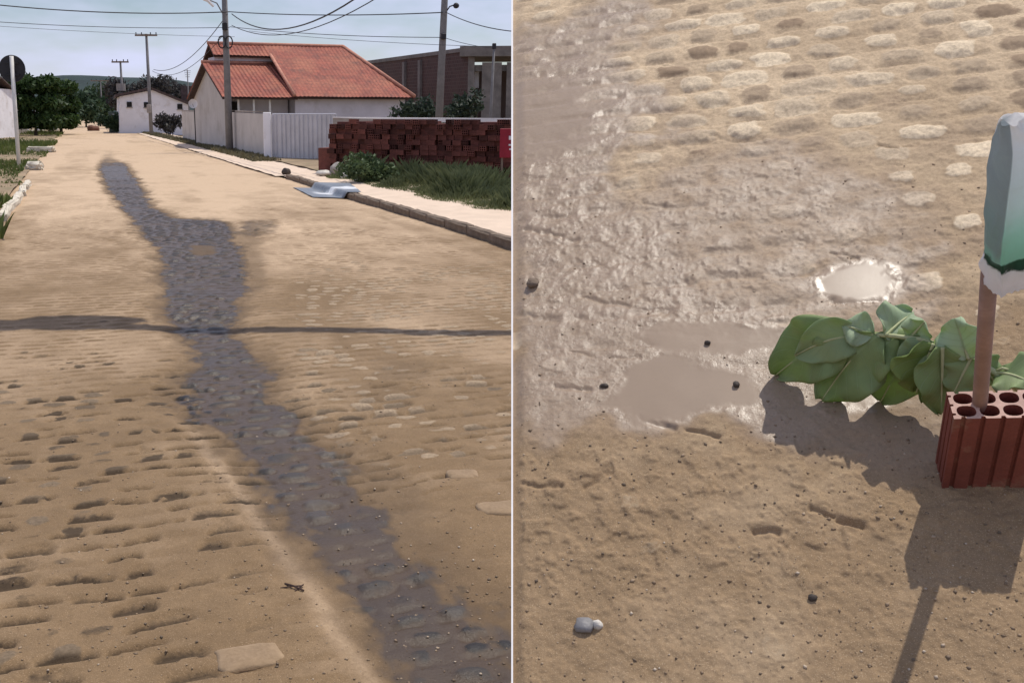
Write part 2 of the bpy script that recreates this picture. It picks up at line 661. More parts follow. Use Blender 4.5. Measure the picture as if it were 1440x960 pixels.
halo = np.maximum(halo, .8 * sstep(-3.2, -.6, np.where(PX > (XL + XR) / 2, dist, -9) + nw * 1.6) * sstep(560, 680, PY))
# the side puddle and the dark damp patches
def patch(cx, cy, rx, ry, k=1.0, soft=.7):
    q = np.sqrt(((PX - cx) / rx) ** 2 + ((PY - cy) / ry) ** 2) + nw * .9 + nw2 * .7
    return k * (1 - sstep(1 - soft * .6, 1 + soft * .4, q))
core = np.maximum(core, patch(268, 320, 60, 13, .95))
core = np.maximum(core, patch(365, 318, 28, 12, .5))
halo = np.maximum(halo, patch(345, 372, 26, 55, .6))
halo = np.maximum(halo, patch(560, 514, 52, 20, .55))
halo = np.maximum(halo, patch(540, 545, 60, 18, .35))
dry_hole = patch(285, 348, 26, 9, .8)
core = core * (1 - dry_hole)
WET = np.clip(core * (1 - .45 * np.clip(fbm(TT * 1.7, SS * .9, 91, 3) * 2.6 - 1.25, 0, 1)) + halo * .40, 0, 1)
prof, r1, r2, joint = cobbles(TT, SS, .215, .150, 4)
cover = fbm(TT * .55 + 3, SS * .33, 40, 4)            # how much sand lies on the setts
cover2 = fbm(TT * 2.3, SS * 2.3, 44, 3)
rag = fbm(TT * 14, SS * 14, 46, 3)
left_near = sstep(330, 60, PX) * sstep(455, 560, PY)
right_mid = sstep(340, 480, PX) * sstep(325, 400, PY) * sstep(760, 560, PY)
expo = .24 + .36 * left_near + .46 * right_mid + .55 * core - .25 * sstep(330, 230, PY)
level = .97 - .62 * expo - .55 * (cover - .5) - .8 * (cover2 - .5)
topz = prof * (.50 + .50 * r1)
stone = np.clip((topz - level + .5 * (rag - .5)) / .30, 0, 1) * (1 - sstep(28, 60, SS) * .6)
ZZ = (np.maximum(topz, level * .98) * (.017 + .020 * core + .008 * right_mid) + .012 * (fbm(TT * 3, SS * 3, 50, 4) - .5) + .05 * (fbm(TT * .4, SS * .25, 54, 3) - .5)
      + .007 * (fbm(TT * 11, SS * 11, 57, 3) - .5) - .022 * halo - .03)
# worn hollows along the joints and over sunken setts, part filled with sand
hz = sstep(455, 560, PY) * sstep(560, 240, PX + .25 * (PY - 600)) + .8 * sstep(470, 530, PY) * sstep(760, 620, PY) * sstep(370, 450, PX)
hol = np.clip(1.5 * joint * (r2 > .36) + .55 * (r2 > .8) * np.clip(prof * 1.6 - .55, 0, 1), 0, 1) * hz * sstep(.34, .50, cover2 + .10 + .5 * (rag - .5))
hol = np.clip(hol, 0, 1) * (1 - core)
ZZ -= .012 * joint * core
ZZ -= .030 * hol
DRY = np.clip(.95 * sstep(430, 215, PY) + .7 * (fbm(TT * .8, SS * .5, 71, 4) - .5) + .6 * (fbm(TT * 3.1, SS * 2.2, 73, 3) - .5) + .14 * sstep(760, 420, PY) + .16 * (np.exp(-((TT - 1.2 - .3 * nw) / .35) ** 2) + np.exp(-((TT - 3.0 - .3 * nw) / .35) ** 2)) - .55 * joint * sstep(225, 330, PY) * (.35 + .9 * sstep(.40, .60, cover2)) * (1 - sstep(40, 75, SS)) - .30 * sstep(.52, .66, fbm(TT * .9 + 9, SS * .16, 77, 4)) * sstep(460, 300, PY), 0, 1) * (1 - halo)
edge_pale = np.exp(-((np.minimum(PX - XL, XR - PX) / scale_px + .9 + nw * .9) / .35) ** 2) * sstep(560, 640, PY) * (PX < (XL + XR) / 2)
DRY = np.clip(DRY + .40 * edge_pale, 0, 1)
RN = np.clip(r1 * .62 + .6 * right_mid - .8 * hol - .2 * left_near, 0, 1)
STN = np.clip(stone * np.where((expo < .5) & (r1 > .45), .3, .85) + hol * (.6 + .4 * r1) - .55 * joint * core + .22 * joint * (1 - core) * (.3 + .7 * r2), 0, 1)
V = np.stack([GX, GY, ZZ], -1).reshape(-1, 3)
struct(raw_mesh('road', V, grid_faces(*TT.shape), M['road'], attrs={'stone': STN, 'wet': WET, 'rnd': RN, 'dry': DRY}))


def ROADZ(s, t):
    i = min(len(S) - 1, int(np.searchsorted(S, s)))
    j = min(len(tt) - 1, max(0, int(np.searchsorted(tt, t))))
    return float(ZZ[i, j])


# pavement beside the right kerb (lower across the driveway), its inner edge ragged against the weeds
def strip(name, m, s0, s1, tin, tout, z, n=160, k=10, amp=.02, seed=0):
    ss = np.linspace(s0, s1, n)
    kk = np.linspace(0, 1, k)
    V = []
    for a in ss:
        for b in kk:
            t0, t1 = tin(a), tout(a)
            V.append((a, t0 + (t1 - t0) * b))
    V = np.array(V)
    zz = z + amp * (fbm(V[:, 0] * 2, V[:, 1] * 2, seed, 3) - .5) * 2
    zz = zz - .085 * sstep(S_KERB_END - 2.5, S_KERB_END - .2, V[:, 0]) if name == 'pavement' else zz
    X = V[:, 0] * SD.x + V[:, 1] * SE.x
    Y = V[:, 0] * SD.y + V[:, 1] * SE.y
    return struct(raw_mesh(name, np.stack([X, Y, zz], -1), grid_faces(n, k), m))


S_KERB_END = st(gnd(380, 252))[0]
strip('pavement', M['pave'], 2, S_KERB_END + 2, lambda s: T_R + .15, lambda s: T_R + 2.4, .105, 200, 14, .02, 3)
strip('far_pavement', M['pave'], S_KERB_END + 1.0, 120, lambda s: T_R - .1, lambda s: T_R + 2.4 , .026, 160, 10, .03, 4)
strip('side_yard', M['earth'], 2, 60, lambda s: T_R + 1.6, lambda s: T_R + 12, .07, 80, 16, .05, 5)
strip('verge', M['earth'], 2, 130, lambda s: T_L - 14, lambda s: T_L - .18, .03, 160, 20, .08, 6)

# right kerb stones, each a block
KG = 'stone kerb blocks along the right side of the road'
s = 4.0
k = 0
me0 = None
while s < S_KERB_END - .6:
    L = .92
    if me0 is None:
        bm = bmesh.new()
        box(bm, (0, 0, 0), (.9, .16, .26), bev=.025)
        bmesh.ops.subdivide_edges(bm, edges=bm.edges[:], cuts=2, use_grid_fill=True)
        for v in bm.verts:
            v.co += Vector((random.uniform(-.006, .006), random.uniform(-.01, .01), random.uniform(-.01, .01)))
        o = obj('kerb_stone', bm, M['kerb'])
        me0 = o
    else:
        o = me0.copy()
        COL.objects.link(o)
    p = W(s + L / 2, T_R + .09 + random.uniform(-.012, .012), .0 + random.uniform(-.012, .010))
    o.location = p
    o.rotation_euler = (random.uniform(-.03, .03), random.uniform(-.012, .012), math.atan2(SD.y, SD.x) + random.uniform(-.02, .02))
    tag(o, 'brown stone kerb block edging the sandy pavement beside the cobbled road', 'kerb stone', KG)
    s += L + .01
# left kerb: broken whitewashed blocks in front of the grass
for i, (px, py, sx) in enumerate([(8, 302, 1), (17, 291, 1), (25, 281, .9), (32, 271, 1), (38, 263, .8)]):
    bm = bmesh.new()
    box(bm, (0, 0, 0), (2.1 * sx, .15, .24), bev=.03)
    bmesh.ops.subdivide_edges(bm, edges=bm.edges[:], cuts=2, use_grid_fill=True)
    for v in bm.verts:
        v.co += Vector([random.uniform(-.016, .016) for _ in range(3)])
    o = obj('whitewashed_kerb', bm, M['kerbw'])
    g = gnd(px, py)
    o.location = (g.x, g.y, .0)
    o.rotation_euler = (0, 0, math.atan2(SD.y, SD.x) + random.uniform(-.05, .05))
    tag(o, 'broken whitewashed kerb block at the edge of the grass verge near the round sign', 'kerb stone', 'whitewashed kerb blocks by the grass verge')
for (px, py, w, lab) in [(58, 214, 1.3, 'low whitewashed step slab crossing the grass verge beyond the sign post'),
                         (49, 239, .5, 'small pale lump of stone in the grass just past the sign post'),
                         (76, 184, .9, 'white stone on the verge corner below the trimmed tree'),
                         (40, 187, 3.2, 'long low white slab in front of the pale gate posts')]:
    bm = bmesh.new()
    box(bm, (0, 0, 0), (w, .45, .3), bev=.08)
    bmesh.ops.subdivide_edges(bm, edges=bm.edges[:], cuts=2, use_grid_fill=True)
    for v in bm.verts:
        v.co += Vector([random.uniform(-.04, .04) for _ in range(3)])
    o = obj('stone_slab', bm, M['kerbw'])
    g = gnd(px, py)
    o.location = (g.x, g.y, .1)
    tag(o, lab, 'stone')


# ------------------------------------------------------------------ foliage builders
def leaf_cloud(blobs, n, size, seed, squash=1.0, flat_top=None):
    """n small leaf-clump quads spread through ellipsoids (cx,cy,cz,rx,ry,rz)"""
    r = np.random.default_rng(seed)
    vol = np.array([b[3] * b[4] * b[5] for b in blobs]) ** .75
    pick = r.choice(len(blobs), n, p=vol / vol.sum())
    B = np.array(blobs)[pick]
    d = r.normal(size=(n, 3))
    d /= np.linalg.norm(d, axis=1)[:, None]
    rr = r.uniform(.0, 1, n) ** .38 * (1 + .10 * r.normal(size=n))
    C = B[:, :3] + d * B[:, 3:] * rr[:, None]
    a = r.normal(size=(n, 3))
    a /= np.linalg.norm(a, axis=1)[:, None]
    b = np.cross(a, r.normal(size=(n, 3)))
    b /= np.linalg.norm(b, axis=1)[:, None]
    sz = size * r.uniform(.5, 1.3, n)[:, None]
    P = np.stack([C - a * sz, C + b * sz * .45, C + a * sz, C - b * sz * .45], 1).reshape(-1, 3)
    F = np.arange(n * 4).reshape(n, 4)
    cl = vnoise(C[:, 0] * 1.3, C[:, 2] * 1.3 + C[:, 1], seed)
    rv = np.clip(cl * .7 + r.uniform(0, .5, n) - .1, 0, 1)
    return P, F, np.repeat(rv, 4)


def tree(name, label, p, trunk_h, blobs, n, size, mat, seed, group=None, trunk_r=.14, cat='tree'):
    root = empty(name, (p.x, p.y, 0))
    tag(root, label, cat, group)
    bm = bmesh.new()
    top = max(b[2] for b in blobs)
    tube(bm, [(0, 0, -.1), (.05, .03, trunk_h * .5), (0, 0, trunk_h), (.1, 0, top)], trunk_r, 7, trunk_r * .3)
    for q in range(4):
        b = blobs[q % len(blobs)]
        tube(bm, [(0, 0, trunk_h * .9), (b[0] * .5, b[1] * .5, (trunk_h + b[2]) / 2), (b[0], b[1], b[2])], trunk_r * .5, 5, trunk_r * .15)
    obj('trunk', bm, M['bark'], root)
    P, F, rv = leaf_cloud(blobs, n, size, seed)
    raw_mesh('crown', P, F, M[mat], root, {'rnd': rv}, smooth=False)
    return root


def rblobs(w, d, z0, z1, n, seed, r=.45):
    rr = random.Random(seed)
    out = []
    for _ in range(n):
        rx = w * rr.uniform(.3, .5) * r * 2
        out.append((rr.uniform(-w / 2, w / 2), rr.uniform(-d / 2, d / 2), rr.uniform(z0 + .25 * (z1 - z0), z1 - .2 * (z1 - z0)), rx, d * .45, (z1 - z0) * rr.uniform(.25, .36)))
    return out


def box_blobs(w, d, z0, z1, seed):
    rr = random.Random(seed)
    out = []
    nx_ = max(3, int(w / .9))
    for i in range(nx_):
        for j in range(3):
            out.append((-w / 2 + .5 + (w - 1) * i / (nx_ - 1) + rr.uniform(-.15, .15), rr.uniform(-.3, .3), z0 + .5 + (z1 - z0 - 1.0) * j / 2 + rr.uniform(-.12, .12), rr.uniform(.62, .85), d * .5, rr.uniform(.6, .8)))
    return out


def at(px, base_py=None, D=None):
    if D is None:
        return flat(gnd(px, base_py))
    return flat(pt(px, 160, D))


def hgt(py, D):
    """height of a point seen at photo row py standing at depth D"""
    return pt(540, py, D).z


# trimmed boxy trees on the left verge
p = at(48, D=84)
tree('street_tree', 'dense boxy trimmed tree behind the thin pole, dark green', p, 1.2, box_blobs(3.9, 3.2, .75, hgt(112, 84), 3), 11000, .22, 'tree', 3, trunk_r=.16)
p = at(84, D=92)
tree('street_tree', 'boxy trimmed tree whose edge overhangs the far end of the road', p, 1.2, box_blobs(2.9, 3.2, .6, hgt(116, 92), 4), 9000, .22, 'tree', 4, trunk_r=.16)
p = at(22, D=105)
tree('street_tree', 'tree rising above the grey wall behind the round sign', p, 1.6, rblobs(3.5, 3.5, 1.5, hgt(108, 105), 9, 5, .36), 3000, .25, 'tree', 5)
# trees past the end of the road
far = [(120, 140, 128, 185, 'low green tree at the end of the road right of the trimmed trees'),
       (140, 150, 126, 185, 'dull green tree beyond the road end under the small far crossarm'),
       (158, 170, 118, 180, 'tall dark tree at the left corner of the white gabled house'),
       (128, 210, 124, 180, 'distant tree closing the far end of the road')]
for i, (px, D, top, b, lab) in enumerate(far):
    tree('far_tree', lab, at(px, D=D), 1.5, rblobs(26 * D / 1400, 4, .3, hgt(top, D), 8, 20 + i), 2400, .34, 'tree2', 20 + i, 'trees beyond the end of the road')
back = [(180, 128, 112, 'brown grey tree behind the roof left of the gable peak'), (222, 132, 108, 'tallest dull tree behind the gable peak of the white house'),
        (243, 136, 121, 'low dull tree behind the right slope of the white house')]
for i, (px, D, top, lab) in enumerate(back):
    tree('dull_tree', lab, at(px, D=D), 1.8, rblobs(38 * D / 1400, 3, 2, hgt(top, D), 8, 40 + i), 2200, .3, 'tree3', 40 + i, 'dull trees behind the white house')
# trees between the house and the unfinished building
for i, (px, D, top, w, lab) in enumerate([(580, 50, 133, 46, 'low dark tree beside the hip end of the tiled house'), (645, 47, 122, 44, 'dark tree in front of the concrete frame, beside the leaning pole'),
                                          ]):
    tree('yard_tree', lab, at(px, D=D), 1.0, rblobs(w * D / 1400, 2, .6, hgt(top + 5, D), 8, 60 + i), 1100, .15, 'yard', 60 + i, 'trees in the yard before the unfinished building', trunk_r=.08)


def bush(label, px, py, w, top, seed, n=1600, size=.09, name='bush', group=None, mat='bush'):
    p = at(px, py)
    D = p.y
    h = max(.3, hgt(top, D))
    root = empty(name, (p.x, p.y, .05))
    tag(root, label, 'bush', group)
    ww = w * D / 1400
    bl = rblobs(ww, .8, 0, h, 7, seed)
    P, F, rv = leaf_cloud(bl, n, size, seed)
    P[:, 2] = np.maximum(P[:, 2], .0)
    raw_mesh('foliage', P, F, M[mat], root, {'rnd': rv}, smooth=False)
    bm = bmesh.new()
    for q in range(6):
        b = bl[q % 7]
        tube(bm, [(b[0] * .2, b[1] * .2, -.05), (b[0] * .7, b[1] * .7, b[2] * .6), (b[0], b[1], b[2])], .015, 5, .006)
    obj('stem', bm, M['bark'], root)
    return root


bush('round leafy bush at the left end of the weeds beside the rubble', 523, 262, 60, 216, 1, 1700, .075)
bush('dark bush against the white gabled house beside the long cream wall', 239, 191, 26, 158, 95, 1500, .16, mat='tree3')
bush('dark green clump filling the corner left of the white house', 155, 187, 24, 160, 96, 1400, .2, mat='tree2')


def blades(name, label, pts_fn, n, h, w, mat, seed):
    r = np.random.default_rng(seed)
    P, RV = [], []
    st_ = pts_fn(r, n)
    ang = r.uniform(0, 2 * np.pi, n)
    lean = r.normal(0, .35, (n, 2))
    hh = h * r.uniform(.4, 1.3, n) * st_[:, 3]
    ww = w * r.uniform(.6, 1.3, n)
    base = st_[:, :3]
    a = np.stack([np.cos(ang), np.sin(ang), 0 * ang], -1) * ww[:, None]
    tip = base + np.stack([lean[:, 0] * hh, lean[:, 1] * hh, hh], -1)
    mid = base + np.stack([lean[:, 0] * hh * .35, lean[:, 1] * hh * .35, hh * .6], -1)
    P = np.stack([base - a, base + a, mid + a * .7, tip, ], 1).reshape(-1, 3)
    F = np.arange(n * 4).reshape(n, 4)
    rv = np.clip(vnoise(base[:, 0] * .8, base[:, 1] * .8, seed) * .6 + r.uniform(0, .5, n), 0, 1)
    o = raw_mesh(name, P, F, M[mat], None, {'rnd': np.repeat(rv, 4)}, smooth=False)
    return tag(o, label, 'grass', kind='stuff')


def verge_pts(r, n):
    s = 14 + 92 * r.uniform(0, 1, n) ** 1.35
    t = T_L - .15 - 9 * r.uniform(0, 1, n) ** 1.3
    t = t + (vnoise(s * .5, s * 0, 9) - .5) * .8
    bare = vnoise(s * .16, t * .25, 14)
    k = np.clip(1.6 * (bare - .15), .15, 1.2)
    return np.stack([s * SD.x + t * SE.x, s * SD.y + t * SE.y, 0 * s + .0, k], -1)


blades('grass', 'rough green and yellow grass on the verge around the round sign post', verge_pts, 30000, .34, .03, 'grass', 3)


def weed_pts(r, n):
    s = r.uniform(9, 27.5, n)
    t_in = T_R + np.interp(s, [9, 14, 17, 20, 25, 31], [1.75, 1.75, 1.5, 1.3, 1.05, 1.3]) + (vnoise(s * 1.1, s * 0, 29) - .5) * .5
    t = t_in + 2.6 * r.uniform(0, 1, n) ** 1.2
    k = .16 + 1.25 * sstep(0, .9, t - t_in) * vnoise(s * 1.3, t * 1.3, 31) ** 1.5
    return np.stack([s * SD.x + t * SE.x, s * SD.y + t * SE.y, 0 * s + .06, k], -1)


blades('weeds', 'dark tangled weeds between the sandy pavement and the brick stack', weed_pts, 52000, .42, .015, 'weed', 5)


def wallfoot_pts(r, n):
    s = r.uniform(38, 105, n)
    t = T_R + .75 + 1.1 * r.uniform(0, 1, n) - .012 * np.clip(s - 60, 0, 50)
    return np.stack([s * SD.x + t * SE.x, s * SD.y + t * SE.y, 0 * s + .02, .6 + 0 * s], -1)


blades('wall_foot_grass', 'dark grass strip at the foot of the long cream wall', wallfoot_pts, 6500, .26, .045, 'dryg', 8)

# hill on the horizon
xs = np.linspace(-700, 700, 120)
ys = np.linspace(420, 1000, 30)
X, Y = np.meshgrid(xs, ys)
prof_h = 20 + 9 * np.exp(-((X + 205) / 45) ** 2) + 5 * np.exp(-((X + 150) / 25) ** 2) - 3 * sstep(-150, -60, X) + 5 * (fbm(X / 60, X * 0, 4, 4) - .5)
Z = prof_h * np.sin(np.clip((Y - 420) / 320, 0, 1) * np.pi / 2) - .5 + 1.2 * (fbm(X / 9, Y / 9, 9) - .5)
struct(raw_mesh('hills', np.stack([X, Y, Z], -1).reshape(-1, 3), grid_faces(30, 120), M['hill']))


# ------------------------------------------------------------------ poles, wires, sign
def pole(label, base, h, r=.16, arm=None, name='utility_pole', lean=None, extras=None, armrot=None, square=True):
    root = empty(name, (base.x, base.y, 0))
    tag(root, label, 'pole')
    top = Vector((0, 0, h)) + (lean or Vector((0, 0, 0)))
    bm = bmesh.new()
    tube(bm, [(0, 0, -.3), top * .5, top], r, 10, r * .62)
    obj('shaft', bm, M['polec'], root, smooth=True)
    if arm:
        w, dz = arm
        bm = bmesh.new()
        box(bm, top - Vector((0, .12, dz)), (w, .12, .14), rz=armrot or 0)
        ob = obj('crossarm', bm, M['wood'], root)
        for k in (-.45, -.2, .2, .45):
            bm = bmesh.new()
            c = top - Vector((0, .12, dz)) + Matrix.Rotation(armrot or 0, 4, 'Z') @ Vector((k * w, 0, .14))
            tube(bm, [c - Vector((0, 0, .08)), c + Vector((0, 0, .1))], .045, 6)
            obj('insulator', bm, M['black'], ob)
    return root, top


main_b = at(323, 213)
PM, PMT = pole('tall concrete utility pole with a cable coil standing against the cream wall', main_b, 9.2, .19, (1.7, .35), armrot=.3)
bm = bmesh.new()
for k in (-1, 1):
    pts = []
    for q in range(17):
        a = 2 * math.pi * q / 16
        pts.append((k * .17 + .17 * math.cos(a), -.20, hgt(60, main_b.y) + .27 * math.sin(a)))
    tube(bm, pts, .035, 6, caps=False)
obj('cable_coil', bm, M['wire'], PM)
bm = bmesh.new()
box(bm, (0, -.22, hgt(38, main_b.y)), (.24, .16, .34), bev=.02)
obj('clamp_box', bm, M['black'], PM)
bm = bmesh.new()
ztop = hgt(10, main_b.y)
tube(bm, [(0, 0, ztop - .5), (-.35, -.15, ztop + .15), (-.72, -.2, ztop + .3)], .03, 6)
lo = obj('lamp_arm', bm, M['polec'], PM)
bm = bmesh.new()
tube(bm, [(-.95, -.2, ztop + .36), (-.75, -.2, ztop + .26), (-.5, -.2, ztop + .0)], .10, 8, .06)
obj('lamp_head', bm, M['wht'], lo)

b2 = at(213, 190)
P2, P2T = pole('slim utility pole with a wooden crossarm in front of the white gable', b2, hgt(48, b2.y), .17, (30 * b2.y / 1400, .12))
bm = bmesh.new()
box(bm, (-.05, -.22, hgt(153, b2.y)), (.35, .2, .7), bev=.03)
obj('meter_box', bm, M['conc'], P2)
b3 = at(175, 187)
P3, P3T = pole('utility pole with crossarm at the left corner of the white gabled house', b3, hgt(86, b3.y), .15, (23 * b3.y / 1400, .1))
bm = bmesh.new()
tube(bm, [(-.05, -.15, hgt(128, b3.y)), (-.05, -.15, hgt(118, b3.y))], .42, 10)
obj('transformer', bm, M['conc'], P3)
b4 = at(144, D=160)
P4, P4T = pole('farthest small utility pole with crossarm beyond the end of the road', b4, hgt(113, 160), .13, (26 * 160 / 1400, .1))
b5 = at(615, D=40)
P5, P5T = pole('leaning concrete lamp pole behind the brick stack', b5, 9.5, .17, None, lean=Vector((.36, 0, 0)))
bm = bmesh.new()
zl = hgt(8, 40)
tube(bm, [(.28, -.05, zl - .25), (.42, -.1, zl - .05), (.58, -.12, zl)], .025, 6)
lo = obj('lamp_arm', bm, M['black'], P5)
bm = bmesh.new()
blob(bm, (.66, -.12, zl - .02), (.12, .14, .11), 3, 2, .05)
obj('lamp_head', bm, M['black'], lo, smooth=True)
bm = bmesh.new()
box(bm, (.2, -.18, hgt(52, 40)), (.2, .12, .22), bev=.02)
obj('clamp_box', bm, M['black'], P5)
b6 = at(688, D=37)
P6, P6T = pole('short thin service post in front of the unfinished concrete frame', b6, hgt(66, 37), .07, None, name='service_post', lean=Vector((.12, 0, 0)))
bm = bmesh.new()
box(bm, P6T + Vector((0, 0, .02)), (.14, .12, .2), bev=.02)
obj('cap', bm, M['black'], P6)
b7 = at(266, D=75)
P7, P7T = pole('thin antenna mast beside the back corner of the gable wall', b7, hgt(98, 75), .06, None, name='antenna_mast')
bm = bmesh.new()
for k in range(4):
    tube(bm, [(-.25 + .03 * k, 0, P7T.z - .1 - .14 * k), (.25 - .03 * k, 0, P7T.z - .1 - .14 * k)], .015, 5)
obj('antenna_rods', bm, M['black'], P7)
b8 = at(70, 188)
P8, P8T = pole('thin pale post on the verge in front of the trimmed trees', b8, hgt(129, b8.y), .07, None, name='verge_post')
# poles added outside the view for a cable that only casts a shadow band
cy, cz = 10.35, 6.5
for x, lab in ((-7.2, 'unseen pole added to hold the shadow cable on the verge side'), (9.4, 'unseen pole added to hold the shadow cable on the pavement side')):
    pole(lab, Vector((x, cy, 0)), 7.0, .16)
bm = bmesh.new()
pa, pb_ = gnd(-40, 449) + SUN * (cz / SUN.z), gnd(760, 468) + SUN * (cz / SUN.z)
dcab = (pb_ - pa).normalized()
pa, pb_ = pa - dcab * ((pa.x + 7.2) / dcab.x), pb_ + dcab * ((9.4 - pb_.x) / dcab.x)
pts = [pa.lerp(pb_, q / 40) + Vector((0, 0, .012 * math.sin(q * 2.1))) for q in range(41)]
tube(bm, pts, .15, 8, .075)  # unseen line added to throw the dark band across the road
o = obj('shadow_cable', bm, M['wire'])
tag(o, 'unseen thick cable added over the road to cast a shadow band', 'cable')
g0 = gnd(95, 451) + SUN * (cz / SUN.z)
bm = bmesh.new()
blob(bm, g0 - Vector((0, 0, .12)), (.55, .27, .26), 4, 2, .25)  # lumps added so the shadow band thickens at its left end
blob(bm, g0 + Vector((-.75, -.1, -.1)), (.5, .2, .22), 6, 2, .25)
tag(obj('shadow_lump', bm, M['wire']), 'unseen lumps added on the shadow cable to widen its shadow', 'cable splice')


def wire(label, a, b, sag=.4, r=.016, n=18):
    bm = bmesh.new()
    pts = []
    for q in range(n + 1):
        k = q / n
        p = a.lerp(b, k)
        p.z -= sag * 4 * k * (1 - k)
        pts.append(p)
    tube(bm, pts, r, 5)
    o = obj('power_line', bm, M['wire'])
    tag(o, label, 'power line', 'overhead power lines')


DM = main_b.y
PMw = lambda py, dx=0: pt(323 + dx, py, DM - .2)
wire('dark cable from the coil pole across the sky to the round sign', pt(-60, 1, 46), PMw(17), .25, .026)
wire('fainter cable below it from the coil pole over the trimmed trees', pt(-60, 27, 46), PMw(39), .15, .014)
wire('thin lowest cable crossing the sky above the trimmed trees', pt(-60, 33, 50), pt(330, 52, 60), .1, .010)
wire('dark cable from the coil pole to the leaning lamp pole', PMw(17), pt(622, 18, 39.8), .12, .022)
wire('lower cable from the coil pole to the leaning lamp pole', PMw(38), pt(620, 53, 39.8), .12, .014)
wire('faintest cable over the tiled ridge toward the unfinished building', pt(350, 44, 52), pt(690, 66, 37), .1, .009)
wire('cable dropping from the coil pole to the slim crossarm pole', PMw(20, -3), pt(216, 98, 80), .9, .02)
wire('second lower cable dropping from the coil pole along the street', PMw(42, -3), pt(214, 100, 80), 1.0, .016)
wire('cable rising from the coil pole over the house roof, thick one', PMw(20, 3), pt(520, -16, 27), .85, .024)
wire('cable rising from the coil pole over the house roof, thin one', PMw(36, 3), pt(560, -22, 27), .8, .016)
wire('cable descending from the leaning lamp pole past the concrete frame', pt(626, 17, 39.8), pt(760, 46, 30), .2, .016)
wire('thin cable from the leaning lamp pole to the service post', pt(624, 53, 39.8), pt(692, 68, 37), .05, .010)

# round road sign seen from behind
b = at(27, 238)
D = b.y
root = empty('road_sign', (b.x, b.y, 0))
tag(root, 'round road sign seen from its black back on a leaning white post', 'road sign')
tp = pt(16, 79, D) - Vector((b.x, b.y, 0))
bm = bmesh.new()
tube(bm, [(0, 0, -.3), tp * .5, tp], .065, 10)
obj('post', bm, M['pipe'], root, smooth=True)
sc_ = pt(17, 97, D + .1) - Vector((b.x, b.y, 0))
bm = bmesh.new()
R_ = 17.5 * D / 1400
MM = Matrix.Translation(sc_) @ Matrix.Rotation(math.pi / 2, 4, 'X') @ Matrix.Rotation(.1, 4, 'Y')
bmesh.ops.create_cone(bm, cap_ends=True, segments=40, radius1=R_, radius2=R_, depth=.02, matrix=MM)
disc = obj('sign_disc', bm, M['black'], root)
bm = bmesh.new()
pts = [(sc_.x + R_ * math.cos(a * math.pi / 20), sc_.y, sc_.z + R_ * math.sin(a * math.pi / 20)) for a in range(41)]
tube(bm, pts, .018, 6, caps=False)
obj('sign_rim', bm, M['black'], disc)
bm = bmesh.new()
for k in (.45, -.45):
    bm = bmesh.new()
    box(bm, sc_ + Vector((0, -.03, R_ * k)), (R_ * 1.1, .03, .06))
    obj('bracket', bm, M['black'], root)


# ------------------------------------------------------------------ buildings
def tile_plane(bm, pts, uvs):
    """face with a 'tile' vector attribute: pts polygon, uvs (u along eave, v up slope)"""
    lay = bm.verts.layers.float_vector.get('tile') or bm.verts.layers.float_vector.new('tile')
    vs = []
    for p, u in zip(pts, uvs):
        v = bm.verts.new(p)
        v[lay] = Vector((u[0], u[1], 0))
        vs.append(v)
    bm.faces.new(vs)


def roof_sheet(bm, a, b, c, d, n=None):
    """a,b eave left/right; c,d ridge right/left. Corrugated clay rows in real geometry."""
    a, b, c, d = map(Vector, (a, b, c, d))
    lay = bm.verts.layers.float_vector.get('tile') or bm.verts.layers.float_vector.new('tile')
    e = (b - a).normalized()
    up = (d - a) - e * (d - a).dot(e) if (d - a).length > 1e-6 else (c - b)
    up.normalize()
    nrm = e.cross(up)
    if nrm.z < 0:
        nrm = -nrm
    W_ = (b - a).length
    nu = max(2, int(W_ / .055))
    nv = max(2, int((d - a).length / .36)) + 1
    rows = []
    for j in range(nv + 1):
        v = j / nv
        L, R = a.lerp(d, v), b.lerp(c, v)
        row = []
        for i in range(nu + 1):
            p = L.lerp(R, i / nu)
            u = (p - a).dot(e)
            vv = (p - a).dot(up)
            h = .014 * math.sin(2 * math.pi * u / .22) + .02 * math.sin(u * 1.7 + vv) * .5
            vert = bm.verts.new(p + nrm * h)
            vert[lay] = Vector((u, vv, 0))
            row.append(vert)
        rows.append(row)
    for j in range(nv):
        for i in range(nu):
            bm.faces.new((rows[j][i], rows[j][i + 1], rows[j + 1][i + 1], rows[j + 1][i]))


def quadslab(bm, pts, th):
    pts = [Vector(p) for p in pts]
    nrm = (pts[1] - pts[0]).cross(pts[2] - pts[0]).normalized()
    if nrm.z < 0:
        nrm = -nrm
    a = [bm.verts.new(p - nrm * .05) for p in pts]
    b = [bm.verts.new(p - nrm * (.05 + th)) for p in pts]
    n = len(pts)
    bm.faces.new(a)
    bm.faces.new(b)
    for i in range(n):
        bm.faces.new((a[i], a[(i + 1) % n], b[(i + 1) % n], b[i]))


HA = flat(pt(320, 160, 52))
HBk = flat(pt(273, 160, 60))
g_ = (HBk - HA).normalized()
q_ = Vector((g_.y, -g_.x, 0))
house = empty('tiled_house', HA)
house.rotation_euler = (0, 0, math.atan2(q_.y, q_.x))   # local x = along the facade, local y = away from the viewer
tag(house, 'pale house under stepped red clay tile roofs behind the metal gate', 'house')
bm = bmesh.new()
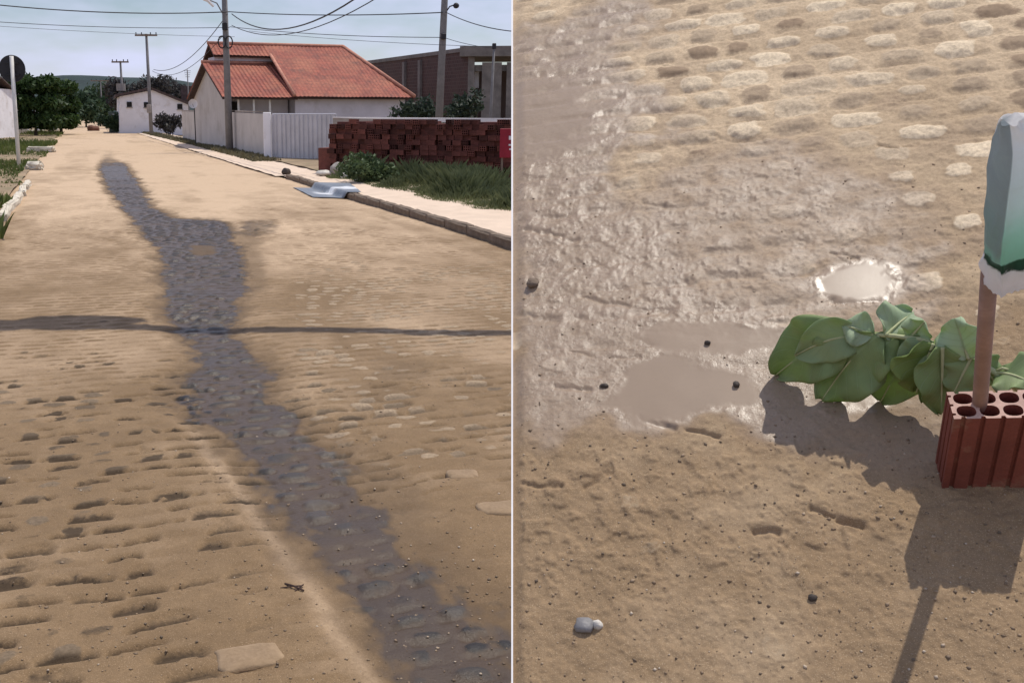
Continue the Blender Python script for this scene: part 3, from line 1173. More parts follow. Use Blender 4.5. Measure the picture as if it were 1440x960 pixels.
# left gable block
def gable_wall(x, g0, g1, eave, apex, ga, th):
    poly = [(g0, 0), (g1, 0), (g1, eave), (ga, apex), (g0, eave)]
    a = [bm.verts.new((x, y, z)) for y, z in poly]
    b_ = [bm.verts.new((x + th, y, z)) for y, z in poly]
    bm.faces.new(a)
    bm.faces.new(b_)
    for i in range(5):
        bm.faces.new((a[i], a[(i + 1) % 5], b_[(i + 1) % 5], b_[i]))
gable_wall(0, 0, 8.5, 2.68, 4.36, 4.2, .18)
obj('gable_wall', bm, M['cream'], house)
bm = bmesh.new()
box(bm, (1.9, 1.3, 1.36), (3.3, .18, 2.7))
obj('porch_wall', bm, M['lilac'], house)
for dx in (.55, 1.35, 2.2):
    bm = bmesh.new()
    box(bm, (dx, -.1, 1.35), (.09, .09, 2.7))
    obj('porch_post', bm, M['pipe'], house)
bm = bmesh.new()
box(bm, (.62, 1.17, 2.05), (.5, .1, .7))
obj('window', bm, M['dark'], house)
bm = bmesh.new()
box(bm, (6.7, .12, 1.36), (6.2, .2, 2.72))
box(bm, (9.72, 5.2, 1.36), (.18, 9.9, 2.72))
box(bm, (3.74, 1.3, 1.3), (.16, 2.2, 2.5))
box(bm, (2.0, 5.0, 4.3), (3.3, 1.6, 1.0))
obj('wall', bm, M['lilac'], house)
rb = bmesh.new()
roof_sheet(rb, (-.35, -.5, 2.62), (3.62, -.5, 2.62), (3.62, 4.2, 4.5), (-.35, 4.2, 4.5))
roof_sheet(rb, (3.62, 8.95, 2.62), (-.35, 8.95, 2.62), (-.35, 4.2, 4.5), (3.62, 4.2, 4.5))
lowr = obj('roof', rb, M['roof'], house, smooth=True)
lowr['label'] = 'lower tiled gable roof shaded by the upper roof'
bm = bmesh.new()
quadslab(bm, [(-.33, -.48, 2.62), (3.6, -.48, 2.62), (3.6, 4.2, 4.5), (-.33, 4.2, 4.5)], .08)
quadslab(bm, [(3.6, 8.93, 2.62), (-.33, 8.93, 2.62), (-.33, 4.2, 4.5), (3.6, 4.2, 4.5)], .08)
obj('eave_boards', bm, M['timber'], lowr)
rb = bmesh.new()
zr, zs = 5.55, 4.93
gy = 5.2
sl_ = lambda y: 2.66 + (zr - 2.66) * (y + .5) / (gy + .5)
roof_sheet(rb, (.25, 3.9, sl_(3.9)), (3.45, 3.9, sl_(3.9)), (3.45, gy, zr), (.25, gy, zr))
roof_sheet(rb, (3.45, -.5, 2.66), (10.15, -.5, 2.66), (8.1, gy, zr), (3.45, gy, zr))
roof_sheet(rb, (10.15, -.5, 2.66), (10.15, 10.9, 2.66), (8.1, gy + .01, zr), (8.1, gy - .01, zr))
roof_sheet(rb, (10.15, 10.9, 2.66), (.25, 10.9, 2.66), (.25, gy, zr), (8.1, gy, zr))
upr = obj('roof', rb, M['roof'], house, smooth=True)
upr['label'] = 'upper tiled hip roof with a pale ridge'
bm = bmesh.new()
quadslab(bm, [(.27, 3.92, sl_(3.92)), (3.45, 3.92, sl_(3.92)), (3.45, gy, zr), (.27, gy, zr)], .09)
quadslab(bm, [(3.45, -.48, 2.66), (10.1, -.48, 2.66), (8.1, gy, zr), (3.45, gy, zr)], .09)
quadslab(bm, [(10.1, -.48, 2.66), (10.1, 10.88, 2.66), (8.1, gy, zr)], .09)
quadslab(bm, [(10.1, 10.88, 2.66), (.27, 10.88, 2.66), (.27, gy, zr), (8.1, gy, zr)], .09)
obj('eave_boards', bm, M['timber'], upr)
bm = bmesh.new()
tube(bm, [(.2, gy, zr + .03), (8.1, gy, zr + .03)], .10, 8)
tube(bm, [(8.1, gy, zr + .03), (10.15, -.5, 2.72)], .10, 8)
tube(bm, [(8.1, gy, zr + .03), (10.15, 10.9, 2.72)], .10, 8)
obj('ridge_tiles', bm, M['ridge'], upr, smooth=True)
bm = bmesh.new()
tube(bm, [(-.38, 4.2, 4.53), (3.6, 4.2, 4.53)], .09, 8)
obj('ridge_tiles', bm, M['ridge'], lowr, smooth=True)
bm = bmesh.new()
tube(bm, [(3.42, 3.9, sl_(3.9) + .05), (3.42, -.5, 2.72)], .09, 8)
obj('verge_tiles', bm, M['ridge'], upr, smooth=True)
# satellite dish on the wall at the back corner
dp = pt(272, 146, 58)
root = empty('satellite_dish', dp)
tag(root, 'small white satellite dish at the back corner of the cream gable wall', 'dish')
bm = bmesh.new()
rings = []
for j in range(6):
    r_ = .26 * j / 5
    rings.append([bm.verts.new((r_ * math.cos(a * math.pi / 8), -.35 * (j / 5) ** 2 * .3, r_ * math.sin(a * math.pi / 8))) for a in range(16)] if j else [bm.verts.new((0, 0, 0))])
for a in range(16):
    bm.faces.new((rings[0][0], rings[1][a], rings[1][(a + 1) % 16]))
    for j in range(1, 5):
        bm.faces.new((rings[j][a], rings[j + 1][a], rings[j + 1][(a + 1) % 16], rings[j][(a + 1) % 16]))
obj('reflector', bm, M['wht'], root, smooth=True)
bm = bmesh.new()
tube(bm, [(0, .02, 0), (0, .2, -.1), (0, .25, -dp.z)], .03, 6)
tube(bm, [(0, 0, -.2), (0, -.25, -.02)], .012, 5)
obj('mount', bm, M['black'], root)

# cream boundary wall along the street, then the gate
wa, wb, wc = at(250, 197), at(322, 213), at(374, 223)
off = SE * .35
bw = empty('boundary_wall', wa + off)
tag(bw, 'long cream boundary wall running along the street to the metal gate', 'wall')
bm = bmesh.new()
O_ = wa + off
wallquad(bm, Vector((0, 0, 0)), wb - wa, -.1, hgt(157, wa.y), .18, hgt(158, wb.y))
wallquad(bm, wb - wa + (wc - wb).normalized() * .01, wc - wa - off * .0, -.1, hgt(158, wb.y) - .01, .18, hgt(161, wc.y))
obj('wall_panel', bm, M['cream'], bw)
bm = bmesh.new()
wallquad(bm, Vector((0, -.02, 0)), wb - wa - Vector((0, .02, 0)), hgt(157, wa.y), hgt(157, wa.y) + .09, .22, hgt(158, wb.y) + .09)
wallquad(bm, wb - wa - Vector((0, .02, 0)), wc - wa - Vector((0, .02, 0)), hgt(158, wb.y), hgt(158, wb.y) + .08, .22, hgt(161, wc.y) + .08)
obj('coping', bm, M['conc'], bw)

ga, gb = at(384, 224), at(472, 227)
gate = empty('metal_gate', ga)
tag(gate, 'ribbed grey sheet metal gate with a white pillar beside the brick stack', 'gate')
gd = gb - ga
gl = gd.length
gd.normalize()
gn = Vector((gd.y, -gd.x, 0))
bm = bmesh.new()
top = hgt(161, ga.y)
n = 120
prev = None
for i in range(n + 1):
    u = gl * i / n
    k = (u / gl * 7) % 1
    dpt = .05 if (k < .12 or .5 < k < .58) else .0
    p = gd * u + gn * dpt
    v0, v1 = bm.verts.new(p + Vector((0, 0, .06))), bm.verts.new(p + Vector((0, 0, top - .02)))
    if prev:
        bm.faces.new((prev[0], v0, v1, prev[1]))
    prev = (v0, v1)
obj('gate_sheet', bm, M['steel'], gate)
bm = bmesh.new()
for z in (.1, top):
    tube(bm, [gn * -.05 + Vector((0, 0, z)), gd * gl + gn * -.05 + Vector((0, 0, z))], .04, 6)
for k in (0.0, .5, 1.0):
    tube(bm, [gd * gl * k - gn * .06, gd * gl * k - gn * .06 + Vector((0, 0, top))], .035, 6)
obj('gate_frame', bm, M['steel'], gate)
bm = bmesh.new()
pc = at(377, 224) - ga
box(bm, (pc.x, pc.y, top / 2 + .03), (.30, .25, top + .1), bev=.02)
obj('gate_pillar', bm, M['white'], gate)

# white gabled house, front facing the viewer
Dw = 96.0
wh = empty('white_house', (0, 0, 0))
tag(wh, 'small white gabled house with three tiny dark windows', 'house')
P_ = lambda px, py: pt(px, py, Dw)
outline = [P_(168, 190), P_(266, 190), P_(266, 148), P_(214, 127), P_(168, 136)]
bm = bmesh.new()
fr = [bm.verts.new((p.x, Dw, max(p.z, -.2))) for p in outline]
bk = [bm.verts.new((p.x - 2.6, Dw + 9, max(p.z, -.2))) for p in outline]
bm.faces.new(fr)
bm.faces.new(bk)
for i in range(5):
    bm.faces.new((fr[i], fr[(i + 1) % 5], bk[(i + 1) % 5], bk[i]))
obj('wall', bm, M['white'], wh)
bm = bmesh.new()
for (a, b_) in ((outline[4], outline[3]), (outline[3], outline[2])):
    d_ = (b_ - a).normalized()
    a2, b2_ = a - d_ * .3, b_ + (d_ * .3 if a is outline[3] else Vector((0, 0, 0)))
    v = [bm.verts.new((q.x, Dw - .3, q.z + .04)) for q in (a2, b2_)] + [bm.verts.new((q.x - 2.7, Dw + 9.3, q.z + .04)) for q in (b2_, a2)]
    w2 = [bm.verts.new(x.co + Vector((0, 0, .22))) for x in v]
    bm.faces.new(v)
    bm.faces.new(w2)
    for i in range(4):
        bm.faces.new((v[i], v[(i + 1) % 4], w2[(i + 1) % 4], w2[i]))
obj('roof', bm, M['oldroof'], wh)
for px, py in ((182, 147), (206, 147.5), (253, 150)):
    c = P_(px, py)
    bm = bmesh.new()
    box(bm, (c.x, Dw - .0, c.z), (.46, .16, .46))
    fr_ = obj('window', bm, M['dark'], wh)
    bm = bmesh.new()
    box(bm, (c.x, Dw - .02, c.z - .29), (.6, .14, .07))
    obj('sill', bm, M['conc'], fr_)
bm = bmesh.new()
c = P_(246, 124)
box(bm, (c.x + 1.0, Dw + 5, c.z - .4), (2.6, 1.6, 1.4))
obj('roof_tank', bm, M['oldroof'], wh)

# left edge: white house end and grey wall
b = at(0, 196)
lh = empty('white_cottage', (b.x, b.y, 0))
tag(lh, 'white cottage end cut by the picture edge beyond the round sign', 'house')
w = 14 * b.y / 1400
bm = bmesh.new()
w -= 1.45
box(bm, (-4 + w, 2.6, 1.75), (8, 5, 3.7))
obj('wall', bm, M['white'], lh)
bm = bmesh.new()
roofh = 3.62
v = [(-8, -.2, roofh), (w + .2, -.2, roofh), (w + .2, 2.6, roofh + .9), (-8, 2.6, roofh + .9)]
quadslab(bm, v, .1)
v = [(w + .2, 5.4, roofh), (-8, 5.4, roofh), (-8, 2.6, roofh + .9), (w + .2, 2.6, roofh + .9)]
quadslab(bm, v, .1)
obj('roof', bm, M['oldroof'], lh)
a, b_ = at(13, 191), at(39, 188)
gw = empty('grey_wall', a)
tag(gw, 'grey green rendered wall between the white cottage and the trimmed tree', 'wall')
bm = bmesh.new()
wallquad(bm, Vector((0, 0, 0)), b_ - a, -.2, hgt(119, a.y), .3, hgt(124, b_.y))
obj('wall_panel', bm, M['conc'], gw)
bm = bmesh.new()
wallquad(bm, Vector((0, -.03, 0)), b_ - a - Vector((0, .03, 0)), hgt(119, a.y), hgt(119, a.y) + .12, .36, hgt(124, b_.y) + .12)
obj('coping', bm, M['conc'], gw)
# pale gate posts under the trees
for px, lab in ((39, 'white gate post nearer the grey wall'), (54, 'white gate post under the trimmed tree crown')):
    b = at(px, 187)
    root = empty('gate_post', (b.x, b.y, 0))
    tag(root, lab, 'gate post')
    bm = bmesh.new()
    box(bm, (0, 0, hgt(158, b.y) / 2), (.22, .22, hgt(158, b.y)), bev=.03)
    obj('shaft', bm, M['white'], root)
    bm = bmesh.new()
    box(bm, (0, 0, hgt(158, b.y) + .06), (.3, .3, .1), bev=.02)
    obj('cap', bm, M['white'], root)
# green sheet hut with a pale lid at the road end
b = at(157, 187)
root = empty('green_kiosk', (b.x, b.y + 3, 0))
tag(root, 'small dark green sheet kiosk with a pale awning at the road end', 'kiosk')
bm = bmesh.new()
box(bm, (0, 0, 1.0), (1.7, 1.4, 2.0), bev=.04)
t_ = NT('green sheet metal')
t_.col(t_.mix(t_.noise(3), (.05, .075, .06), (.09, .12, .10)))
t_.rough(.7)
obj('cabin', bm, t_.m, root)
bm = bmesh.new()
box(bm, (.15, -.75, 1.72), (1.1, .5, .08), bev=.02)
obj('awning', bm, M['wht'], root)
for px, py, w, h, lab in ((95, 181, .7, .5, 'red earth mound against the trimmed trees at the road end'), (133, 184, .7, .42, 'red earth mound beside the green kiosk')):
    b = at(px, py)
    bm = bmesh.new()
    blob(bm, (0, 0, .05), (w, 1.1, h), int(px), 3, .22)
    o = obj('earth_mound', bm, M['mound'], smooth=True)
    o.location = (b.x, b.y, 0)
    tag(o, lab, 'mound')

# unfinished brick and concrete building
na, fa_ = at(657, D=58), at(512, D=73.5)
ub = empty('unfinished_building', (0, 0, 0))
tag(ub, 'unfinished building with bare brick side wall and raw concrete frame', 'building')
hN = hgt(72, 58)
dW = (fa_ - na)
LW = dW.length
dW.normalize()
nW = Vector((dW.y, -dW.x, 0))
bm = bmesh.new()
lay = bm.verts.layers.float_vector.new('tile')
def tq(p0, p1, z0, z1, u0=0):
    vs = []
    for p, z, u in ((p0, z0, u0), (p1, z0, u0 + (p1 - p0).length), (p1, z1, u0 + (p1 - p0).length), (p0, z1, u0)):
        v = bm.verts.new((p.x, p.y, z))
        v[lay] = Vector((u, z, 0))
        vs.append(v)
    bm.faces.new(vs)
tq(na, fa_, -.2, hN)
tq(na - nW * .0 + Vector((.2, .1, 0)), fa_ + Vector((.2, .1, 0)), -.2, hN)
obj('side_wall', bm, M['bwall'], ub)
for px in (570, 592):
    k = None
    for q in range(200):
        p = na.lerp(fa_, q / 199)
        if CX + FPX * p.x / (p.y * FW.y - HCAM * FW.z) < px:
            k = p
            break
    bm = bmesh.new()
    box(bm, (k.x, k.y, hN / 2 - .1), (.34, .34, hN - .2), rz=math.atan2(dW.y, dW.x))
    obj('side_column', bm, M['concd'], ub)
bm = bmesh.new()
mid = (na + fa_) / 2
box(bm, (mid.x + .1, mid.y + .05, hN + .1), (LW, .34, .22), rz=math.atan2(dW.y, dW.x))
obj('tie_beam', bm, M['concd'], ub)
ex_ = Vector((1, -.12, 0)).normalized()
az = math.atan2(ex_.y, ex_.x)
def fcol(u, w, z0, z1, dd=.35, name='column'):
    bm = bmesh.new()
    c = na + ex_ * u + Vector((0, dd / 2, 0))
    box(bm, (c.x, c.y, (z0 + z1) / 2), (w, dd, z1 - z0), rz=az)
    return obj(name, bm, M['concd'], ub)
sc58 = 58 / 1400
fcol(.2, .36, -.2, hN - .32)
fcol((690 - 657) * sc58, 1.1, -.2, hN - .62, .5)
fcol((716 - 657) * sc58, .5, -.2, hN - .62, .5)
fcol((760 - 657) * sc58, .5, -.2, hN - .62, .5)
bm = bmesh.new()
c = na + ex_ * 3.2 + Vector((0, 3, 0))
box(bm, (c.x, c.y, hN - .03), (6.6, 6.6, .55), rz=az)
obj('roof_slab', bm, M['concd'], ub)
bm = bmesh.new()
c = na + ex_ * 3.2 + Vector((.0, .3, 0))
box(bm, (c.x, c.y, hN - .92), (6.0, .22, .34), rz=az)
obj('lintel', bm, M['concd'], ub)
bm = bmesh.new()
c = na + ex_ * 3.4 + Vector((.5, 6.2, 0))
box(bm, (c.x, c.y, hN / 2 - .3), (6.2, .2, hN - .8), rz=az)
obj('back_wall', bm, M['bwall'], ub)
bm = bmesh.new()
c = na + ex_ * ((670 - 657) * sc58) + Vector((0, .8, 0))
box(bm, (c.x, c.y, hgt(110, 58.8)), (.32, .1, 1.1), rz=az)
obj('pale_panel', bm, M['wht'], ub)

# low pale wall behind the brick stack
a, b_ = at(468, D=36.5), at(800, D=31)
lw = empty('low_wall', a)
tag(lw, 'low wall with a white coping behind the top of the brick stack', 'wall')
bm = bmesh.new()
wallquad(bm, Vector((0, 0, 0)), b_ - a, -.1, hgt(166, 36.5), .16, hgt(182, 31))
obj('wall_panel', bm, M['conc'], lw)
bm = bmesh.new()
wallquad(bm, Vector((0, -.03, 0)), b_ - a - Vector((0, .03, 0)), hgt(166, 36.5), hgt(164.6, 36.5), .22, hgt(180, 31))
obj('coping', bm, M['wht'], lw)


# ------------------------------------------------------------------ brick stack: front bricks are things, the heart of the stack is one mass
def hollow_brick(w, d, h, nx, ny, seg, groove, hole=.72, rh=None):
    """standing brick, holes running along z"""
    bm = bmesh.new()
    outer = []
    ng = 5 if groove else 0
    def side(p0, p1, n):
        d_ = (p1 - p0)
        L = d_.length
        d_.normalize()
        inn = Vector((-d_.y, d_.x, 0))
        pts = [p0]
        for k in range(n):
            c = L * (k + .5) / n
            g = L / n * .09
            pts += [p0 + d_ * (c - g * 1.5), p0 + d_ * (c - g) + inn * groove, p0 + d_ * (c + g) + inn * groove, p0 + d_ * (c + g * 1.5)]
        return pts
    P = [Vector((-w / 2, -d / 2, 0)), Vector((w / 2, -d / 2, 0)), Vector((w / 2, d / 2, 0)), Vector((-w / 2, d / 2, 0))]
    for i in range(4):
        outer += side(P[i], P[(i + 1) % 4], (ng if i % 2 == 0 else 3) if groove else 0)
    loops = [outer]
    for i in range(nx):
        for j in range(ny):
            cx_, cy_ = (i + .5) / nx * w * .94 - w * .47, (j + .5) / ny * d * .92 - d * .46
            rx, ry = w / nx * hole / 2, d / ny * hole / 2
            lp = []
            for k in range(seg):
                a = 2 * math.pi * k / seg
                ca, sa = math.cos(a), math.sin(a)
                e = .82
                lp.append(Vector((cx_ + rx * math.copysign(abs(ca) ** e, ca), cy_ + ry * math.copysign(abs(sa) ** e, sa), 0)))
            loops.append(lp)
    for z in (0, h):
        edges = []
        for lp in loops:
            vs = [bm.verts.new((p.x, p.y, z)) for p in lp]
            for k in range(len(vs)):
                edges.append(bm.edges.new((vs[k], vs[(k + 1) % len(vs)])))
        bmesh.ops.triangle_fill(bm, use_beauty=True, use_dissolve=False, edges=edges)
    caps = list(bm.faces)
    for f in caps:
        f.material_index = 1 if sum(v.co.z for v in f.verts) > 0 else 0
    bm.verts.ensure_lookup_table()
    nv = sum(len(l) for l in loops)
    base = 0
    for lp in loops:
        n_ = len(lp)
        for k in range(n_):
            a, b_ = base + k, base + (k + 1) % n_
            bm.faces.new((bm.verts[a], bm.verts[b_], bm.verts[nv + b_], bm.verts[nv + a]))
        base += n_
    return bm


sA = at(463, 246)
sB = at(745, D=27.6)
sd_ = (sB - sA)
SL = sd_.length
sd_.normalize()
sn = Vector((-sd_.y, sd_.x, 0))
saz = math.atan2(sd_.y, sd_.x)
bw_, bh_, bd_ = .245, .142, .19
ncol, nrow = int(SL / (bw_ + .008)), 11
proto = None
count = 0
BG = 'hollow bricks in the long stack beside the metal gate'
for j in range(nrow):
    for i in range(ncol):
        if count >= 298:
            break
        lim = 11
        if i < 1 or i in (4, 5, 14, 19):
            lim = 10
        if j >= lim and random.random() < .75:
            continue
        if j == 10 and random.random() < .12:
            continue
        if proto is None:
            bm = hollow_brick(bd_, bh_, bw_, 3, 2, 6, .006)
            o = obj('hollow_brick', bm, [M['brick'], M['brick']])
            proto = o
        else:
            o = proto.copy()
            COL.objects.link(o)
        u = (i + .5 + (.18 if j % 2 else 0)) * (bw_ + .006) + random.uniform(-.035, .035)
        dep = random.uniform(-.09, .05)
        c = sA + sd_ * u + sn * (dep + .1)
        endon = random.random() < .3
        if endon:
            RM = Matrix.Rotation(saz, 4, 'Z') @ Matrix.Rotation(math.pi / 2, 4, 'X') @ Matrix.Rotation(0, 4, 'Z')
            o.matrix_world = Matrix.Translation((c.x, c.y, .06 + (j + .5) * (bh_ + .002))) @ RM @ Matrix.Translation((0, 0, -bw_ / 2))
        else:
            RM = Matrix.Rotation(saz + random.uniform(-.05, .05), 4, 'Z') @ Matrix.Rotation(math.pi / 2, 4, 'Y') @ Matrix.Rotation(math.pi / 2, 4, 'Z')
            RM = Matrix.Rotation(saz + random.uniform(-.05, .05), 4, 'Z') @ Matrix.Rotation(math.pi / 2, 4, 'Y')
            o.matrix_world = Matrix.Translation((c.x, c.y, .06 + (j + .5) * (bh_ + .002))) @ RM @ Matrix.Rotation(math.pi / 2, 4, 'Z') @ Matrix.Translation((0, 0, -bw_ / 2))
        tag(o, 'dark red hollow brick in the long stack beside the metal gate', 'brick', BG)
        count += 1
bm = bmesh.new()
k = 0
for i in range(int(SL / .5)):
    hgt_ = 1.50 + random.uniform(-.05, .06)
    c = sA + sd_ * (.4 + i * .5) + sn * .72
    box(bm, (c.x, c.y, hgt_ / 2 + .05), (.49, .95, hgt_), rz=saz)
c = sA - sd_ * .22 + sn * .5
box(bm, (c.x, c.y, .42), (.42, .8, .74), rz=saz)
o = obj('stacked_bricks', bm, M['brick'])
tag(o, 'rest of the dark red brick stack behind its front bricks, with a lower step', 'bricks', kind='stuff')

# red sign with white strokes at the end of the stack
a = pt(703, 196, 26.6)
root = empty('red_sign', (a.x, a.y, 0))
tag(root, 'red board with white strokes at the end of the brick stack', 'sign')
k26 = 26.6 / 1400
bm = bmesh.new()
zc = (hgt(181, 26.6) + hgt(222, 26.6)) / 2
hh = hgt(181, 26.6) - hgt(222, 26.6)
box(bm, (30 * k26, 0, zc), (60 * k26, .05, hh), rz=0, bev=.01)
obj('board', bm, M['red'], root)
bm = bmesh.new()
for k, (y0, w_, x0) in enumerate(((194, 15, 12), (204, 22, 12), (210, 20, 13))):
    box(bm, (x0 * k26 + w_ * k26 / 2, -.032, hgt(y0, 26.6)), (w_ * k26, .012, (.10 if k == 0 else .045)), bev=.004)
obj('lettering', bm, M['wht'], root)
for k in (4, 52):
    bm = bmesh.new()
    tube(bm, [(k * k26, .06, -.1), (k * k26, .06, zc + hh / 2)], .03, 6)
    obj('post', bm, M['wood'], root)

# blue painted sheet lying on the kerb, stones and rubble
def tarp():
    n, m_ = 40, 16
    c = [gnd(412, 258, .1), gnd(492, 258.5, .13), gnd(508, 271, .13), gnd(440, 276, .02)]
    V, A = [], []
    for j in range(m_):
        for i in range(n):
            u, v = i / (n - 1), j / (m_ - 1)
            p = (c[3] * (1 - u) + c[2] * u) * (1 - v) + (c[0] * (1 - u) + c[1] * u) * v
            V.append((p.x, p.y, (.004 + .142 * float(sstep(T_R - .10, T_R - .005, st(Vector((p.x, p.y, 0)))[1])) * float(sstep(S_KERB_END + .3, S_KERB_END - 2.2, st(Vector((p.x, p.y, 0)))[0])) + .005 * math.sin(7 * u + 3 * v) + .004 * math.sin(17 * v - 9 * u))))
            A.append((u, v))
    V, A = np.array(V), np.array(A)
    t = NT('blue sheet')
    u_, v_ = t.attr('uu'), t.attr('vv')
    w1 = t.math('SUBTRACT', v_, t.math('ADD', .38, t.math('MULTIPLY', t.math('SUBTRACT', t.noise(1.6, 3), .5), .5)))
    fac = t.rng(t.math('ABSOLUTE', w1), .05, .13, .8, 0)
    fac = t.math('MULTIPLY', fac, t.rng(u_, .15, .3))
    col = t.mix(t.noise(3), (.12, .14, .17), (.20, .23, .28))
    col = t.mix(fac, col, (.80, .82, .85))
    t.col(t.mix(t.rng(t.noise(7, 5, .7), .5, .72, 0, .6), col, (.33, .27, .20)))
    t.rough(.55)
    t.bump(t.noise(9, 4), .6, .05)
    o = raw_mesh('blue_sheet', V, grid_faces(m_, n), t.m, attrs={'uu': A[:, 0], 'vv': A[:, 1]})
    sm = o.modifiers.new('thick', 'SOLIDIFY')
    sm.thickness = .006
    tag(o, 'crumpled blue and white plastic sheet lying across the kerb', 'plastic sheet')


tarp()
for (px, py, w, h, m_, lab) in [(504, 259, .14, .13, 'wht', 'round white stone at the edge of the weeds beside the blue sheet'),
                                (474, 249, .21, .20, 'stoneg2', 'large grey boulder in the rubble at the foot of the bricks'),
                                (487, 256, .17, .15, 'stonew', 'pale grey stone between the boulder and the white stone'),
                                (456, 249, .22, .10, 'stonew', 'flat pale stone at the corner of the brick stack'),
                                (402, 247, .13, .10, 'stoned', 'dark stone lying alone on the sandy driveway'),
                                ]:
    b = at(px, py)
    bm = bmesh.new()
    blob(bm, (0, 0, 0), (w, w * .9, h), int(px), 3, .16)
    o = obj('loose_stone', bm, M[m_], smooth=True)
    o.location = (b.x, b.y, h * .7 + .05)
    tag(o, lab, 'stone')


def on_road(px, py):
    g = gnd(px, py)
    s, t = st(g)
    return Vector((g.x, g.y, ROADZ(s, t)))


t_ = NT('dusty sett')
k_ = t_.math('ADD', t_.attr('rim'), t_.math('MULTIPLY', t_.math('SUBTRACT', t_.noise(11, 4), .5), 1.5))
c = t_.mix(t_.rng(t_.noise(60, 3), .35, .65), (.22, .15, .088), (.28, .195, .118))
c = t_.mix(t_.rng(k_, .2, 1.1, .15, .75), c, (.37, .26, .16))
t_.col(c)
t_.rough(.95)
t_.bump(t_.noise(50, 4), .6, .006)
SETT = t_.m


def flat_sett(px, py, w, d, rz, lab, seed, m='stonet'):
    b = on_road(px, py)
    bm = bmesh.new()
    r = random.Random(seed)
    ph = [r.uniform(0, 6) for _ in range(4)]
    NR, NA = 9, 44
    rings_ = []
    for j in range(NR + 2):
        q = min(1.0, j / NR)
        ring = []
        for i in range(NA):
            a = 2 * math.pi * i / NA
            ca_, sa_ = math.cos(a), math.sin(a)
            e = .42
            k_ = q * (1 + .05 * math.sin(3 * a + ph[0]) + .035 * math.sin(7 * a + ph[1]))
            x_ = k_ * w / 2 * math.copysign(abs(ca_) ** e, ca_)
            y_ = k_ * d / 2 * math.copysign(abs(sa_) ** e, sa_)
            z_ = .030 - .014 * q ** 5 + .003 * math.sin(40 * x_ + ph[2]) * math.sin(33 * y_ + ph[3]) - (.04 if j == NR + 1 else 0)
            ring.append(bm.verts.new((x_, y_, z_)))
        rings_.append(ring)
    for j in range(NR + 1):
        for i in range(NA):
            bm.faces.new((rings_[j][i], rings_[j][(i + 1) % NA], rings_[j + 1][(i + 1) % NA], rings_[j + 1][i]))
    bmesh.ops.remove_doubles(bm, verts=bm.verts, dist=1e-6)
    lay = bm.verts.layers.float.new('rim')
    for v in bm.verts:
        v[lay] = max(abs(v.co.x) / (w / 2), abs(v.co.y) / (d / 2)) ** 3
    o = obj('paving_sett', bm, SETT, smooth=True)
    o.location = b + Vector((0, 0, -.016))
    o.rotation_euler = (0, 0, rz)
    tag(o, lab, 'paving stone')


flat_sett(650, 664, .16, .12, .1, 'pale buff paving stone standing proud right of the wet run-off', 1)
flat_sett(712, 710, .26, .15, .15, 'long pale paving stone cut off by the white dividing strip', 2)
flat_sett(350, 913, .23, .15, .3, 'pale bare paving stone in the sand nearest the viewer', 3)
b = on_road(412, 818)
bm = bmesh.new()
tube(bm, [(-.035, .03, .006), (0, 0, .012), (.045, -.03, .006)], .004, 5)
tube(bm, [(-.05, -.005, .004), (.0, -.004, .012), (.035, .012, .006)], .003, 5)
tube(bm, [(.01, -.03, .004), (.04, .015, .009)], .003, 5)
o = obj('twig', bm, M['timber'])
o.location = b
tag(o, 'dark broken twig lying on the sand left of the wet run-off', 'twig')


def scatter(name, lab, fn, n, smin, smax, m, seed, Mx=None):
    r = np.random.default_rng(seed)
    base = np.array([[1, 0, 0], [-1, 0, 0], [0, 1, 0], [0, -1, 0], [0, 0, 1], [0, 0, -1]], float)
    fc = np.array([[0, 2, 4], [2, 1, 4], [1, 3, 4], [3, 0, 4], [2, 0, 5], [1, 2, 5], [3, 1, 5], [0, 3, 5]])
    P, Fs = [], []
    for i in range(n):
        c = fn(r)
        s_ = (smin + (smax - smin) * r.uniform() ** 3) * r.uniform(.7, 1.3, (6, 1)) * np.array([1, 1, .7])
        a = r.uniform(0, 6.28)
        R_ = np.array([[math.cos(a), -math.sin(a), 0], [math.sin(a), math.cos(a), 0], [0, 0, 1]])
        P.append((base * s_ * r.uniform(.7, 1.2, (1, 3))) @ R_.T + np.array(c))
        Fs.append(fc + 6 * i)
    t = NT(name + ' mix')
    t.col(t.ramp(t.attr('rnd'), [(0, (.13, .095, .065)), (.45, (.25, .175, .11)), (.85, (.36, .26, .17)), (1, (.55, .46, .36))]))
    t.rough(.75)
    rv = np.repeat(r.uniform(0, 1, n), 6)
    o = raw_mesh(name, np.concatenate(P), np.concatenate(Fs), t.m, attrs={'rnd': rv}, smooth=True, M=Mx)
    tag(o, lab, 'gravel', kind='stuff')


def road_pt(r):
    px, py = r.uniform(-20, 730), 480 + 500 * r.uniform() ** .7
    b = on_road(px, py)
    return (b.x, b.y, b.z + .001)


scatter('gravel', 'loose grit and pebbles scattered over the sandy cobbled road', road_pt, 1700, .002, .009, None, 12)

